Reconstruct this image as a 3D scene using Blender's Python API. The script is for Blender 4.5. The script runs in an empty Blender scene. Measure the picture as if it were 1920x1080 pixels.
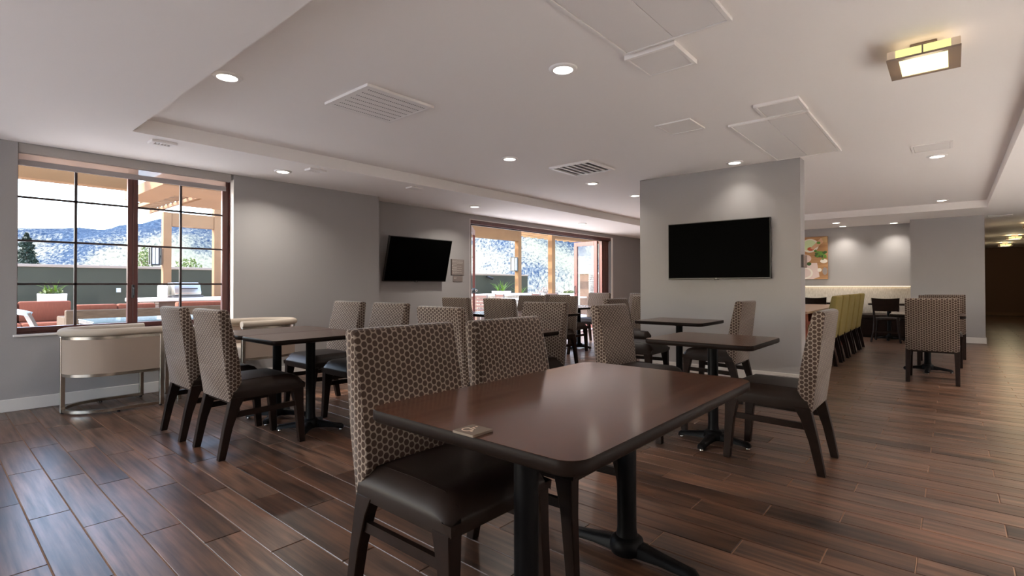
import bpy, bmesh, math, random
from mathutils import Vector, Matrix
random.seed(7)
R = math.radians
scene = bpy.context.scene
COL = scene.collection

# ------------------------------------------------------------------ camera
CAM_H, F_PX, CX, CY = 1.15, 958.822, 960.99, 524.40
YAW, PITCH, ROLL = R(40.7331), R(0.5948), R(-0.11125)
fwd = Vector((-math.sin(YAW)*math.cos(PITCH), math.cos(YAW)*math.cos(PITCH), math.sin(PITCH)))
rgt = Vector((math.cos(YAW), math.sin(YAW), 0.0))
upv = rgt.cross(fwd)
c_, s_ = math.cos(ROLL), math.sin(ROLL)
rgt, upv = rgt*c_ + upv*s_, upv*c_ - rgt*s_
cam = bpy.data.cameras.new('camera')
cam.sensor_width = 36.0
cam.lens = F_PX/1920*36
cam.shift_x = -(CX-960)/1920
cam.shift_y = (CY-540)/1920
cam.clip_start, cam.clip_end = 0.05, 2000
camo = bpy.data.objects.new('camera', cam)
COL.objects.link(camo)
camo.matrix_world = Matrix(((rgt.x, upv.x, -fwd.x, 0), (rgt.y, upv.y, -fwd.y, 0), (rgt.z, upv.z, -fwd.z, CAM_H), (0, 0, 0, 1)))
scene.camera = camo

def project(P):
    d = Vector(P) - Vector((0, 0, CAM_H))
    z = d.dot(fwd)
    if z < 0.05: return None
    return CX + F_PX*d.dot(rgt)/z, CY - F_PX*d.dot(upv)/z, z

# ------------------------------------------------------------------ exposure, sky, sun
scene.view_settings.view_transform = 'Standard'
scene.view_settings.look = 'None'
scene.view_settings.exposure = 0.85
scene.view_settings.gamma = 1.0
scene.view_settings.use_curve_mapping = False
scene.cycles.use_denoising = True
scene.cycles.max_bounces = 8
scene.cycles.diffuse_bounces = 5
scene.cycles.transparent_max_bounces = 16
scene.cycles.sample_clamp_indirect = 6.0

SUN_DIR = Vector((0.66*math.cos(R(40)), 0.75*math.cos(R(40)), -math.sin(R(40)))).normalized()
w = bpy.data.worlds.new('world'); scene.world = w; w.use_nodes = True
wn = w.node_tree.nodes; wl = w.node_tree.links
sky = wn.new('ShaderNodeTexSky'); sky.sky_type = 'NISHITA'
sky.sun_disc = False
sky.sun_elevation = R(40)
sky.sun_rotation = math.atan2(-SUN_DIR.x, -SUN_DIR.y)
sky.air_density = 1.0; sky.dust_density = 1.5
bg = wn['Background']
SKY_STRENGTH = 0.95
bg.inputs['Strength'].default_value = SKY_STRENGTH
wl.new(sky.outputs[0], bg.inputs[0])

sun = bpy.data.lights.new('sun', 'SUN'); sun.energy = 5.0; sun.angle = R(0.55); sun.color = (1.0, 0.93, 0.84)
suno = bpy.data.objects.new('sun', sun); COL.objects.link(suno)
suno.rotation_euler = SUN_DIR.to_track_quat('-Z', 'Y').to_euler()
suno.location = (-20, -20, 30)
DOWN_W = 3.0          # watts of each recessed downlight
AISLE_FILL_W = 52.0        # watts of each fill downlight added in the unseen aisle
SPILL_W = 1.6         # watts of each surface mounted ceiling lamp

# ------------------------------------------------------------------ materials
def srgb(r, g, b):
    f = lambda c: (c/255/12.92) if c/255 <= 0.04045 else ((c/255+0.055)/1.055)**2.4
    return (f(r), f(g), f(b), 1)

class NT:
    def __init__(s, name):
        s.m = bpy.data.materials.new(name); s.m.use_nodes = True
        s.t = s.m.node_tree; s.n = s.t.nodes; s.b = s.n['Principled BSDF']
    def node(s, typ, **kw):
        n = s.n.new('ShaderNode'+typ)
        for k, v in kw.items(): setattr(n, k, v)
        return n
    def link(s, a, b): s.t.links.new(a, b)
    def math(s, op, a, b=None, c=None, clamp=False):
        n = s.node('Math', operation=op, use_clamp=clamp)
        for i, v in enumerate((a, b, c)):
            if v is None: continue
            if hasattr(v, 'is_output'): s.link(v, n.inputs[i])
            else: n.inputs[i].default_value = v
        return n.outputs[0]
    def vmath(s, op, a, b=None):
        n = s.node('VectorMath', operation=op)
        for i, v in enumerate((a, b)):
            if v is None: continue
            if hasattr(v, 'is_output'): s.link(v, n.inputs[i])
            else: n.inputs[i].default_value = v
        return n
    def mix(s, f, a, b, blend='MIX'):
        n = s.node('Mix', data_type='RGBA', blend_type=blend)
        for i, v in ((0, f), (6, a), (7, b)):
            if hasattr(v, 'is_output'): s.link(v, n.inputs[i])
            else: n.inputs[i].default_value = v
        return n.outputs[2]
    def noise(s, vec, scale, detail=3, rough=0.5):
        n = s.node('TexNoise'); n.inputs['Scale'].default_value = scale
        n.inputs['Detail'].default_value = detail; n.inputs['Roughness'].default_value = rough
        if vec is not None: s.link(vec, n.inputs['Vector'])
        return n.outputs[0]
    def bump(s, h, strength, dist=0.002):
        n = s.node('Bump'); n.inputs['Strength'].default_value = strength; n.inputs['Distance'].default_value = dist
        s.link(h, n.inputs['Height']); s.link(n.outputs[0], s.b.inputs['Normal'])
    def remap(s, v, a, b, c=0.0, d=1.0, smooth=False):
        n = s.node('MapRange'); n.interpolation_type = 'SMOOTHSTEP' if smooth else 'LINEAR'
        s.link(v, n.inputs[0])
        for i, x in enumerate((a, b, c, d)): n.inputs[i+1].default_value = x
        return n.outputs[0]
    def scaled(s, src, x, y, z):
        return s.vmath('MULTIPLY', src, (x, y, z)).outputs[0]

def plain(name, col, rough=0.5, metal=0.0, var=0.0, vscale=8.0, bump=0.0, bscale=60.0, coat=0.0, spec=0.5):
    t = NT(name); b = t.b
    b.inputs['Base Color'].default_value = col
    b.inputs['Roughness'].default_value = rough
    b.inputs['Metallic'].default_value = metal
    b.inputs['Coat Weight'].default_value = coat
    b.inputs['Specular IOR Level'].default_value = spec
    tc = t.node('TexCoord').outputs['Object']
    if var:
        f = t.remap(t.noise(tc, vscale, 4), 0.3, 0.7, 1-var, 1+var)
        t.link(t.mix(1.0, col, f, 'MULTIPLY'), b.inputs['Base Color'])
    if bump: t.bump(t.noise(tc, bscale, 3), bump)
    return t.m

def emit(name, col, strength):
    t = NT(name); e = t.node('Emission'); e.inputs[0].default_value = col; e.inputs[1].default_value = strength
    t.link(e.outputs[0], t.n['Material Output'].inputs[0]); return t.m

def glass_mat(name, tint=(1, 1, 1, 1), refl=0.06):
    t = NT(name)
    tr = t.node('BsdfTransparent'); tr.inputs[0].default_value = tint
    gl = t.node('BsdfGlossy'); gl.inputs['Roughness'].default_value = 0.0
    lw = t.node('LayerWeight'); lw.inputs[0].default_value = 0.15
    f = t.math('MULTIPLY_ADD', lw.outputs['Fresnel'], 0.22, refl*0.15, clamp=True)
    mx = t.node('MixShader'); t.link(f, mx.inputs[0]); t.link(tr.outputs[0], mx.inputs[1]); t.link(gl.outputs[0], mx.inputs[2])
    t.link(mx.outputs[0], t.n['Material Output'].inputs[0]); return t.m

def dotted_fabric(name, line, dot, pitch=0.027):
    t = NT(name); b = t.b
    uv = t.node('UVMap').outputs[0]
    wob = t.vmath('SCALE', t.vmath('SUBTRACT', t.node('TexNoise').outputs[1], (0.5, 0.5, 0.5)).outputs[0])
    p = t.vmath('SCALE', uv); p.inputs[3].default_value = 1.0/pitch; p = p.outputs[0]
    sx = math.sqrt(3)
    def cell(off):
        q = t.vmath('ADD', p, off).outputs[0]
        q = t.vmath('DIVIDE', q, (sx, 1, 1)).outputs[0]
        q = t.vmath('FRACTION', q).outputs[0]
        q = t.vmath('SUBTRACT', q, (0.5, 0.5, 0.0)).outputs[0]
        q = t.vmath('MULTIPLY', q, (sx, 1, 0)).outputs[0]
        return t.vmath('LENGTH', q).outputs['Value']
    d = t.math('MINIMUM', cell((0, 0, 0)), cell((sx/2, 0.5, 0)))
    n1 = t.noise(t.scaled(uv, 700, 250, 1), 1.0, 2)
    d2 = t.math('MULTIPLY_ADD', n1, 0.10, d)
    f = t.remap(d2, 0.43, 0.52, 1, 0, True)
    weave = t.remap(t.noise(t.scaled(uv, 350, 1500, 1), 1.0, 2), 0.3, 0.7, 0.75, 1.2)
    c = t.mix(1.0, t.mix(f, line, dot), weave, 'MULTIPLY')
    t.link(c, b.inputs['Base Color'])
    b.inputs['Roughness'].default_value = 0.85
    b.inputs['Specular IOR Level'].default_value = 0.15
    b.inputs['Sheen Weight'].default_value = 0.3
    b.inputs['Sheen Roughness'].default_value = 0.4
    t.bump(t.math('MULTIPLY_ADD', f, 0.6, t.math('MULTIPLY', n1, 0.3)), 0.5, 0.0015)
    return t.m

def woven(name, col, var=0.25, sx=500, sy=500, rough=0.9):
    t = NT(name); b = t.b
    uv = t.node('UVMap').outputs[0]
    n = t.noise(t.scaled(uv, sx, sy, 1), 1.0, 2)
    c = t.mix(1.0, col, t.remap(n, 0.3, 0.7, 1-var, 1+var), 'MULTIPLY')
    t.link(c, b.inputs['Base Color']); b.inputs['Roughness'].default_value = rough
    b.inputs['Specular IOR Level'].default_value = 0.2
    t.bump(n, 0.4, 0.001)
    return t.m

def wood(name, c1, c2, rough=0.3, along='x', coat=0.0, scale=1.0):
    t = NT(name); b = t.b
    tc = t.node('TexCoord').outputs['Object']
    sc = {'x': (1.2, 26, 26), 'y': (26, 1.2, 26), 'z': (26, 26, 1.2)}[along]
    n = t.noise(t.scaled(tc, *(k*scale for k in sc)), 1.0, 6, 0.62)
    t.link(t.mix(t.remap(n, 0.3, 0.7), c1, c2), b.inputs['Base Color'])
    b.inputs['Roughness'].default_value = rough
    b.inputs['Coat Weight'].default_value = coat
    b.inputs['Coat Roughness'].default_value = 0.15
    return t.m

ROW_H, ROW_Y0, LEN, JX = 0.16, 2.118, 0.906, -1.03
def plank_material():
    t = NT('wood_look_plank_tile'); b = t.b
    pos = t.node('NewGeometry').outputs['Position']
    sp = t.node('SeparateXYZ'); t.link(pos, sp.inputs[0])
    x, y = sp.outputs[0], sp.outputs[1]
    row = t.math('FLOOR', t.math('DIVIDE', t.math('SUBTRACT', y, ROW_Y0), ROW_H))
    xs = t.math('SUBTRACT', t.math('SUBTRACT', x, JX), t.math('MULTIPLY', row, 0.302))
    col = t.math('FLOOR', t.math('DIVIDE', xs, LEN))
    cv = t.node('CombineXYZ'); t.link(row, cv.inputs[0]); t.link(col, cv.inputs[1])
    wnz = t.node('TexWhiteNoise'); wnz.noise_dimensions = '3D'; t.link(cv.outputs[0], wnz.inputs['Vector'])
    rnd, rcol = wnz.outputs['Value'], wnz.outputs['Color']
    off = t.vmath('SCALE', rcol); off.inputs[3].default_value = 40
    p = t.vmath('ADD', t.scaled(pos, 1.7, 34, 1), off.outputs[0]).outputs[0]
    grain = t.noise(p, 1.0, 5, 0.58)
    p2 = t.vmath('ADD', t.scaled(pos, 2.2, 6, 1), off.outputs[0]).outputs[0]
    patch = t.noise(p2, 1.0, 3)
    base = t.mix(t.remap(patch, 0.32, 0.68), (0.050, 0.026, 0.017, 1), (0.168, 0.074, 0.039, 1))
    base = t.mix(t.remap(rnd, 0, 1, 0, 0.55), base, (0.092, 0.060, 0.044, 1))
    g = t.remap(grain, 0.32, 0.68, 0.30, 1.50)
    c = t.mix(1.0, base, g, 'MULTIPLY')
    c = t.mix(1.0, c, t.remap(rnd, 0, 1, 0.62, 1.32), 'MULTIPLY')
    t.link(c, b.inputs['Base Color'])
    t.link(t.remap(grain, 0.2, 0.8, 0.36, 0.29), b.inputs['Roughness'])
    b.inputs['Specular IOR Level'].default_value = 0.42
    t.bump(grain, 0.03, 0.002)
    return t.m

M = {}
M['wall'] = woven('grey_vinyl_wallcover', srgb(160, 156, 154), 0.05, 120, 900, 0.75)
M['ceiling'] = plain('ceiling_paint', srgb(243, 238, 234), 0.8, bump=0.05, bscale=120)
M['white_trim'] = plain('white_trim_paint', srgb(214, 208, 202), 0.45)
M['white_metal'] = plain('white_powder_coat', srgb(238, 233, 229), 0.45)
M['panel_gloss'] = plain('glossy_white_access_panel', srgb(238, 233, 230), 0.22)
M['vent_dark'] = plain('vent_shadow_grey', srgb(88, 84, 82), 0.7)
M['plank'] = plank_material()
M['grout'] = plain('tan_grout', srgb(150, 118, 96), 0.85, var=0.1)
M['dots'] = dotted_fabric('dotted_brown_fabric', (0.250, 0.198, 0.160, 1), (0.056, 0.033, 0.024, 1))
M['olive'] = woven('olive_upholstery', srgb(148, 132, 80), 0.10, 400, 400, 0.8)
M['vinyl'] = plain('dark_brown_vinyl', (0.0160, 0.0095, 0.0070, 1), 0.44, bump=0.05, bscale=250, spec=0.14)
M['espresso'] = plain('espresso_stained_wood', (0.0130, 0.0066, 0.0046, 1), 0.45, var=0.2, vscale=20, spec=0.10)
M['laminate'] = wood('walnut_laminate', (0.050, 0.018, 0.010, 1), (0.125, 0.050, 0.028, 1), 0.15, 'y', 0.0)
M['laminate_x'] = wood('walnut_laminate_cross', (0.060, 0.028, 0.018, 1), (0.105, 0.050, 0.033, 1), 0.2, 'x', 0.0)
M['edge'] = plain('dark_table_edge', (0.012, 0.0075, 0.006, 1), 0.42, spec=0.05)
M['iron'] = plain('black_cast_iron', (0.0055, 0.0050, 0.0052, 1), 0.42, bump=0.03, bscale=90, spec=0.06)
M['chrome'] = plain('brushed_steel', srgb(170, 160, 148), 0.25, 1.0)
M['glide'] = plain('steel_glide', srgb(190, 185, 178), 0.25, 1.0)
M['linen'] = woven('oatmeal_linen', srgb(156, 138, 124), 0.24, 420, 420)
M['linen_light'] = woven('pale_linen', srgb(176, 163, 148), 0.16, 420, 420)
M['tv_screen'] = plain('black_tv_screen', (0.0006, 0.0006, 0.0006, 1), 0.5, spec=0.02)
M['tv_frame'] = plain('dark_grey_tv_bezel', (0.03, 0.026, 0.025, 1), 0.35)
M['logo'] = plain('silver_logo', srgb(190, 188, 186), 0.4)
M['mahogany'] = wood('mahogany_window_wood', (0.060, 0.013, 0.010, 1), (0.105, 0.024, 0.017, 1), 0.35, 'z', 0.1)
M['muntin'] = plain('dark_muntin', (0.030, 0.014, 0.013, 1), 0.4)
M['glass'] = glass_mat('clear_glass')
M['blind'] = None
M['sign'] = plain('taupe_sign_plate', srgb(128, 117, 111), 0.5)
M['sign_edge'] = plain('dark_sign_edge', srgb(58, 48, 46), 0.5)
M['sign_text'] = plain('pale_sign_lettering', srgb(196, 188, 180), 0.5)
M['lamp_on'] = emit('downlight_diffuser', (1.0, 0.93, 0.80, 1), 6.0)
M['lamp_glass'] = emit('glowing_yellow_glass', (1.0, 0.93, 0.32, 1), 0.75)
M['lamp_core'] = emit('lit_lamp_diffuser', (1.0, 0.97, 0.46, 1), 1.25)
M['lamp_frost'] = plain('frosted_end_glass', srgb(226, 205, 180), 0.4)
M['bronze'] = plain('bronze_lamp_frame', srgb(124, 106, 94), 0.42)
M['stucco'] = plain('orange_stucco', srgb(120, 87, 54), 0.9, var=0.08, vscale=1.5, bump=0.25, bscale=90)
M['stucco_tan'] = plain('tan_stucco', srgb(130, 96, 66), 0.9, var=0.08, vscale=1.5, bump=0.25, bscale=90)
M['patio_wall'] = plain('olive_grey_stucco', srgb(58, 57, 43), 0.95, var=0.12, vscale=1.2, bump=0.3, bscale=70)
M['cap'] = plain('tan_wall_cap', srgb(150, 132, 116), 0.8)
M['paving'] = plain('pale_concrete_paving', srgb(222, 214, 204), 0.85, var=0.08, vscale=2)
M['orange_fabric'] = woven('orange_outdoor_fabric', srgb(122, 70, 52), 0.10, 90, 8)
M['wicker'] = woven('tan_wicker', srgb(80, 66, 52), 0.35, 6, 160)
M['white_pot'] = plain('white_planter', srgb(240, 234, 226), 0.6)
M['leaf'] = plain('green_leaf', srgb(84, 120, 28), 0.5, var=0.3, vscale=6)
M['leaf_dark'] = plain('dark_needles', srgb(36, 50, 40), 0.7, var=0.3, vscale=3)
M['leaf_pale'] = plain('pale_blossom_leaf', srgb(104, 116, 62), 0.7, var=0.35, vscale=4)
M['twig'] = plain('grey_brush_twigs', srgb(128, 112, 104), 0.9, var=0.25, vscale=2)
M['bark'] = plain('bark', srgb(92, 74, 60), 0.9)
M['soil'] = plain('soil', srgb(70, 55, 44), 0.95)
M['black'] = plain('black_metal', (0.012, 0.012, 0.013, 1), 0.4)
M['lantern_glass'] = plain('white_lantern_glass', srgb(240, 238, 232), 0.3)
M['steel'] = plain('stainless_grill', srgb(190, 186, 176), 0.28, 0.9)
M['sling'] = plain('grey_sling', srgb(98, 92, 88), 0.7)
M['stone'] = plain('stacked_ledger_stone', srgb(176, 158, 136), 0.85, var=0.3, vscale=9)
M['stone_cap'] = plain('pale_stone_cap', srgb(232, 224, 210), 0.8)
M['board'] = plain('taupe_board_face', srgb(104, 82, 66), 0.85, var=0.15, vscale=5)
M['redwood'] = plain('red_brown_slats', srgb(84, 54, 44), 0.6)
M['hall_brown'] = plain('dark_brown_wall', srgb(112, 82, 64), 0.8)
M['table_pink'] = plain('pale_communal_top', srgb(196, 160, 140), 0.28)
M['table_red'] = plain('red_brown_panel', srgb(150, 84, 62), 0.4)
M['coaster'] = plain('taupe_tag', srgb(112, 98, 84), 0.6)
M['tag_mark'] = plain('cream_symbol', srgb(226, 206, 184), 0.6)
M['led'] = emit('warm_led_strip', (1.0, 0.80, 0.52, 1), 3.0)
def banquette_fabric():
    t = NT('banquette_fabric'); b = t.b
    uv = t.node('UVMap').outputs[0]
    n = t.noise(t.scaled(uv, 60, 12, 1), 1.0, 4)
    t.link(t.mix(t.remap(n, 0.3, 0.7), srgb(176, 164, 148), srgb(206, 196, 182)), b.inputs['Base Color'])
    b.inputs['Roughness'].default_value = 0.9
    return t.m
M['banq'] = banquette_fabric()
def blind_mat():
    t = NT('translucent_roller_fabric')
    d = t.node('BsdfDiffuse'); d.inputs[0].default_value = srgb(205, 190, 182)
    tl = t.node('BsdfTranslucent'); tl.inputs[0].default_value = srgb(214, 190, 176)
    tp = t.node('BsdfTransparent')
    m1 = t.node('MixShader'); m1.inputs[0].default_value = 0.5
    t.link(d.outputs[0], m1.inputs[1]); t.link(tl.outputs[0], m1.inputs[2])
    m2 = t.node('MixShader'); m2.inputs[0].default_value = 0.25
    t.link(m1.outputs[0], m2.inputs[1]); t.link(tp.outputs[0], m2.inputs[2])
    t.link(m2.outputs[0], t.n['Material Output'].inputs[0]); return t.m
M['blind'] = blind_mat()
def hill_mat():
    t = NT('hazed_hillside_scrub'); b = t.b
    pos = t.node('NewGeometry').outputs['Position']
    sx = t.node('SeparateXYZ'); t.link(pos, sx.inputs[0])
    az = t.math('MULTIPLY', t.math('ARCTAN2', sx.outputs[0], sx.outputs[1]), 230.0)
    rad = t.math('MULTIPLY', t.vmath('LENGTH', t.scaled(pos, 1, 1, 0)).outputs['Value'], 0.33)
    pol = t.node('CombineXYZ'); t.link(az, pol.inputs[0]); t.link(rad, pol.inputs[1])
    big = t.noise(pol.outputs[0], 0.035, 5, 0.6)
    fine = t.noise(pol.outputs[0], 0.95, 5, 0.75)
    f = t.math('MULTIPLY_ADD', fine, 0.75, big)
    shrub = t.mix(t.remap(fine, 0.35, 0.65), srgb(34, 46, 62), srgb(64, 78, 94))  # blue of distant haze is mixed into the scrub colours
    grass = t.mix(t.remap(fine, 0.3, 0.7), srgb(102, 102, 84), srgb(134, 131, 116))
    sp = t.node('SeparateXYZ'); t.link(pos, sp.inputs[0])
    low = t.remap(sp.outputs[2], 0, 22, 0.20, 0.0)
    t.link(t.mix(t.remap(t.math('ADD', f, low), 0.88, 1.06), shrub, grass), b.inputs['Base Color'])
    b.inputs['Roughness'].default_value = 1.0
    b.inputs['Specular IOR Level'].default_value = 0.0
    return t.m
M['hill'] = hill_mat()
M['bounce_tile'] = plain('pale_bounce_tile', srgb(186, 184, 180), 0.6)
M['rear_bounce_tile'] = plain('grey_bounce_tile', srgb(138, 136, 134), 0.6)
M['bounce_ground'] = plain('pale_concrete', srgb(206, 204, 200), 0.9)

# ------------------------------------------------------------------ mesh helpers
def merge(dst, src):
    me = bpy.data.meshes.new('tmp'); src.to_mesh(me); src.free()
    dst.from_mesh(me); bpy.data.meshes.remove(me)

def add_box(bm, a, b, bev=0.0, seg=1, mi=0):
    t = bmesh.new(); bmesh.ops.create_cube(t, size=1.0)
    lo = [min(a[i], b[i]) for i in range(3)]; hi = [max(a[i], b[i]) for i in range(3)]
    for v in t.verts:
        v.co = Vector([lo[i] + (v.co[i]+0.5)*(hi[i]-lo[i]) for i in range(3)])
    if bev: bmesh.ops.bevel(t, geom=list(t.edges), offset=bev, segments=seg, affect='EDGES', profile=0.5)
    for f in t.faces: f.material_index = mi
    merge(bm, t)

def loft(bm, rings, cap=True, mi=0, closed=False):
    vs = [[bm.verts.new(p) for p in r] for r in rings]
    n = len(rings[0]); fs = []
    rng = range(len(rings)) if closed else range(len(rings)-1)
    for i in rng:
        a, b = vs[i], vs[(i+1) % len(vs)]
        for k in range(n):
            fs.append(bm.faces.new((a[k], a[(k+1) % n], b[(k+1) % n], b[k])))
    if cap and not closed:
        fs.append(bm.faces.new(list(reversed(vs[0])))); fs.append(bm.faces.new(vs[-1]))
    for f in fs: f.material_index = mi

def prism(bm, pts, axis, a, b, bev=0.0, seg=2, mi=0):
    """2-D outline extruded along one axis; pts are the two other axes in order."""
    t = bmesh.new()
    def P(u, v, h):
        return {'x': (h, u, v), 'y': (u, h, v), 'z': (u, v, h)}[axis]
    loft(t, [[P(u, v, a) for u, v in pts], [P(u, v, b) for u, v in pts]], mi=mi)
    if bev: bmesh.ops.bevel(t, geom=list(t.edges), offset=bev, segments=seg, affect='EDGES', profile=0.5)
    for f in t.faces: f.material_index = mi
    merge(bm, t)

def lathe(bm, prof, c=(0, 0, 0), seg=20, mi=0):
    rings = [[(c[0]+r*math.cos(2*math.pi*k/seg), c[1]+r*math.sin(2*math.pi*k/seg), c[2]+z) for k in range(seg)] for r, z in prof]
    loft(bm, rings, mi=mi)

def tube(bm, pts, r, seg=6, mi=0):
    rings = []
    for i, p in enumerate(pts):
        p = Vector(p); d = (Vector(pts[min(i+1, len(pts)-1)]) - Vector(pts[max(i-1, 0)])).normalized()
        u = d.orthogonal().normalized() if not rings else (pu - d*pu.dot(d)).normalized()
        pu = u; v = d.cross(u)
        rr = r[i] if isinstance(r, (list, tuple)) else r
        rings.append([p + (u*math.cos(2*math.pi*k/seg)+v*math.sin(2*math.pi*k/seg))*rr for k in range(seg)])
    loft(bm, rings, mi=mi)

def sweep(bm, path, prof, mi=0):
    """cross-section (offset outwards, height) carried along a level open path."""
    rings = []
    for i, p in enumerate(path):
        d = (Vector(path[min(i+1, len(path)-1)]) - Vector(path[max(i-1, 0)])).normalized()
        n = Vector((d.y, -d.x, 0))
        rings.append([Vector(p)+n*o+Vector((0, 0, h)) for o, h in prof])
    loft(bm, rings, mi=mi)

def box_uv(bm):
    uv = bm.loops.layers.uv.verify()
    for f in bm.faces:
        n = f.normal; a = max(range(3), key=lambda i: abs(n[i]))
        for l in f.loops:
            c = l.vert.co
            l[uv].uv = ((c.y, c.z), (c.x, c.z), (c.x, c.y))[a]

def obj(name, bm, mats, parent=None, label=None, kind=None, cat=None, group=None, smooth=35, loc=None, rz=0.0):
    bmesh.ops.recalc_face_normals(bm, faces=list(bm.faces))
    bm.normal_update(); box_uv(bm)
    me = bpy.data.meshes.new(name); bm.to_mesh(me); bm.free()
    for m in (mats if isinstance(mats, (list, tuple)) else [mats]): me.materials.append(m)
    if smooth:
        me.polygons.foreach_set('use_smooth', [True]*len(me.polygons)); me.set_sharp_from_angle(angle=R(smooth))
    return link(name, me, parent, label, kind, cat, group, loc, rz)

def link(name, me, parent=None, label=None, kind=None, cat=None, group=None, loc=None, rz=0.0):
    o = bpy.data.objects.new(name, me); COL.objects.link(o)
    if parent is not None: o.parent = parent
    if loc is not None: o.location = loc
    if rz: o.rotation_euler = (0, 0, rz)
    for k, v in (('label', label), ('kind', kind), ('category', cat), ('group', group)):
        if v: o[k] = v
    return o

def thing(name, label, cat, loc=(0, 0, 0), rz=0.0, group=None, kind=None):
    return link(name, None, None, label, kind, cat, group, loc, rz)

def struct(name, bm, mats, parent=None, smooth=None):
    return obj(name, bm, mats, parent, kind='structure' if parent is None else None, smooth=smooth)

def dup(root, loc, rz, label, group=None):
    r = root.copy(); COL.objects.link(r); r.location = loc; r.rotation_euler = (0, 0, rz); r['label'] = label
    if group: r['group'] = group
    for ch in list(root.children):
        c = ch.copy(); COL.objects.link(c); c.parent = r
        for g in ch.children:
            d = g.copy(); COL.objects.link(d); d.parent = c
    return r

def boxes(*bs, bev=0.0):
    bm = bmesh.new()
    for b in bs: add_box(bm, b[:3], b[3:6], bev)
    return bm

def text_mesh(s, size, extrude=0.0004):
    cu = bpy.data.curves.new('lettering', 'FONT'); cu.body = s; cu.size = size; cu.extrude = extrude; cu.resolution_u = 2
    o = bpy.data.objects.new('lettering', cu); COL.objects.link(o)
    dg = bpy.context.evaluated_depsgraph_get()
    me = bpy.data.meshes.new_from_object(o.evaluated_get(dg))
    bpy.data.objects.remove(o); bpy.data.curves.remove(cu)
    return me

# ------------------------------------------------------------------ room shell
S, T = 2.486, 2.616                      # soffit and tray ceiling heights
XW, XW2, XF = -6.551, -6.887, -5.371     # near wall, recessed wall, fascia
YC, YR, YB = 6.621, 13.40, 14.10         # tv column, pale column, banquette wall
XR, Y0, YH = 3.4, -4.2, 26.0

fl = struct('floor', boxes((-7.05, Y0, -0.12, XR, YH, -0.004)), M['grout'])
YP = -1.05            # the plank floor meets the added light-bouncing tile here, behind the camera
struct('floor.001', boxes((1.3, YP, -0.004, XR, 12.0, 0.0005)), M['bounce_tile'])  # unseen pale floor, added to throw the aisle light upwards
struct('floor.002', boxes((-6.9, Y0, -0.004, XR, YP, 0.0)), M['rear_bounce_tile'])  # unseen tile, added to reflect the rear sunlight onto the ceiling
planks = []
nrow0, nrow1 = math.floor((YP-ROW_Y0)/ROW_H), math.ceil((YH-ROW_Y0)/ROW_H)
for k in range(nrow0, nrow1):
    ya, yb = max(ROW_Y0+k*ROW_H+0.002, YP), min(ROW_Y0+(k+1)*ROW_H-0.002, YH)
    if yb-ya < 0.02: continue
    xa = XW2 if ya > 4.52 else XW
    x = JX + 0.302*k
    x -= math.ceil((x - xa)/LEN)*LEN
    while x < XR:
        a, b = max(x+0.002, xa), min(x+LEN-0.002, XR)
        if b-a > 0.02: planks.append((a, b, ya, yb))
        x += LEN
def plank_geo(bm, a, b, ya, yb, z=0.0):
    c = 0.0022; d = 0.0035
    r = [[(a, ya, z-0.012), (b, ya, z-0.012), (b, yb, z-0.012), (a, yb, z-0.012)],
         [(a, ya, z-d), (b, ya, z-d), (b, yb, z-d), (a, yb, z-d)],
         [(a+c, ya+c, z), (b-c, ya+c, z), (b-c, yb-c, z), (a+c, yb-c, z)]]
    loft(bm, r)
def area_px(pl):
    q = [project((x, y, 0)) for x, y in ((pl[0], pl[2]), (pl[1], pl[2]), (pl[1], pl[3]), (pl[0], pl[3]))]
    if any(p is None for p in q): return 0
    cx = min(max(sum(p[0] for p in q)/4, -60), 1980); cy = min(sum(p[1] for p in q)/4, 1120)
    if cx != sum(p[0] for p in q)/4 or cy != sum(p[1] for p in q)/4: return 0
    return abs(sum(q[i][0]*q[(i+1) % 4][1]-q[(i+1) % 4][0]*q[i][1] for i in range(4)))/2
planks.sort(key=area_px, reverse=True)
shared = {}
rest = bmesh.new()
for i, (a, b, ya, yb) in enumerate(planks):
    if i < 300:
        key = (round(b-a, 3), round(yb-ya, 3))
        if key not in shared:
            bm = bmesh.new(); plank_geo(bm, -(b-a)/2, (b-a)/2, -(yb-ya)/2, (yb-ya)/2)
            o = obj('plank', bm, M['plank'], fl, smooth=None); shared[key] = o.data
        else:
            o = link('plank', shared[key], fl)
        o.location = ((a+b)/2, (ya+yb)/2, random.uniform(-0.0004, 0.0004))
    else:
        plank_geo(rest, a, b, ya, yb)
obj('plank_field', rest, M['plank'], fl, kind='stuff', smooth=None)

# ceilings
bm = boxes((-6.77, Y0, T, XR, 4.42, T+0.12), (-7.067, 4.42, T, XR, YB, T+0.12),
           (-6.77, Y0, S, XF, 4.42, T), (-7.067, 4.42, S, XF, YB, T), (XF, Y0, S, XR, 1.195, T), (0.458, 1.195, S, XR, YB, T), (XF, 12.09, S, 0.458, YB, T),
           (0.3, YB, S, XR, YH, S+0.12))
struct('ceiling', bm, M['ceiling'])

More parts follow.
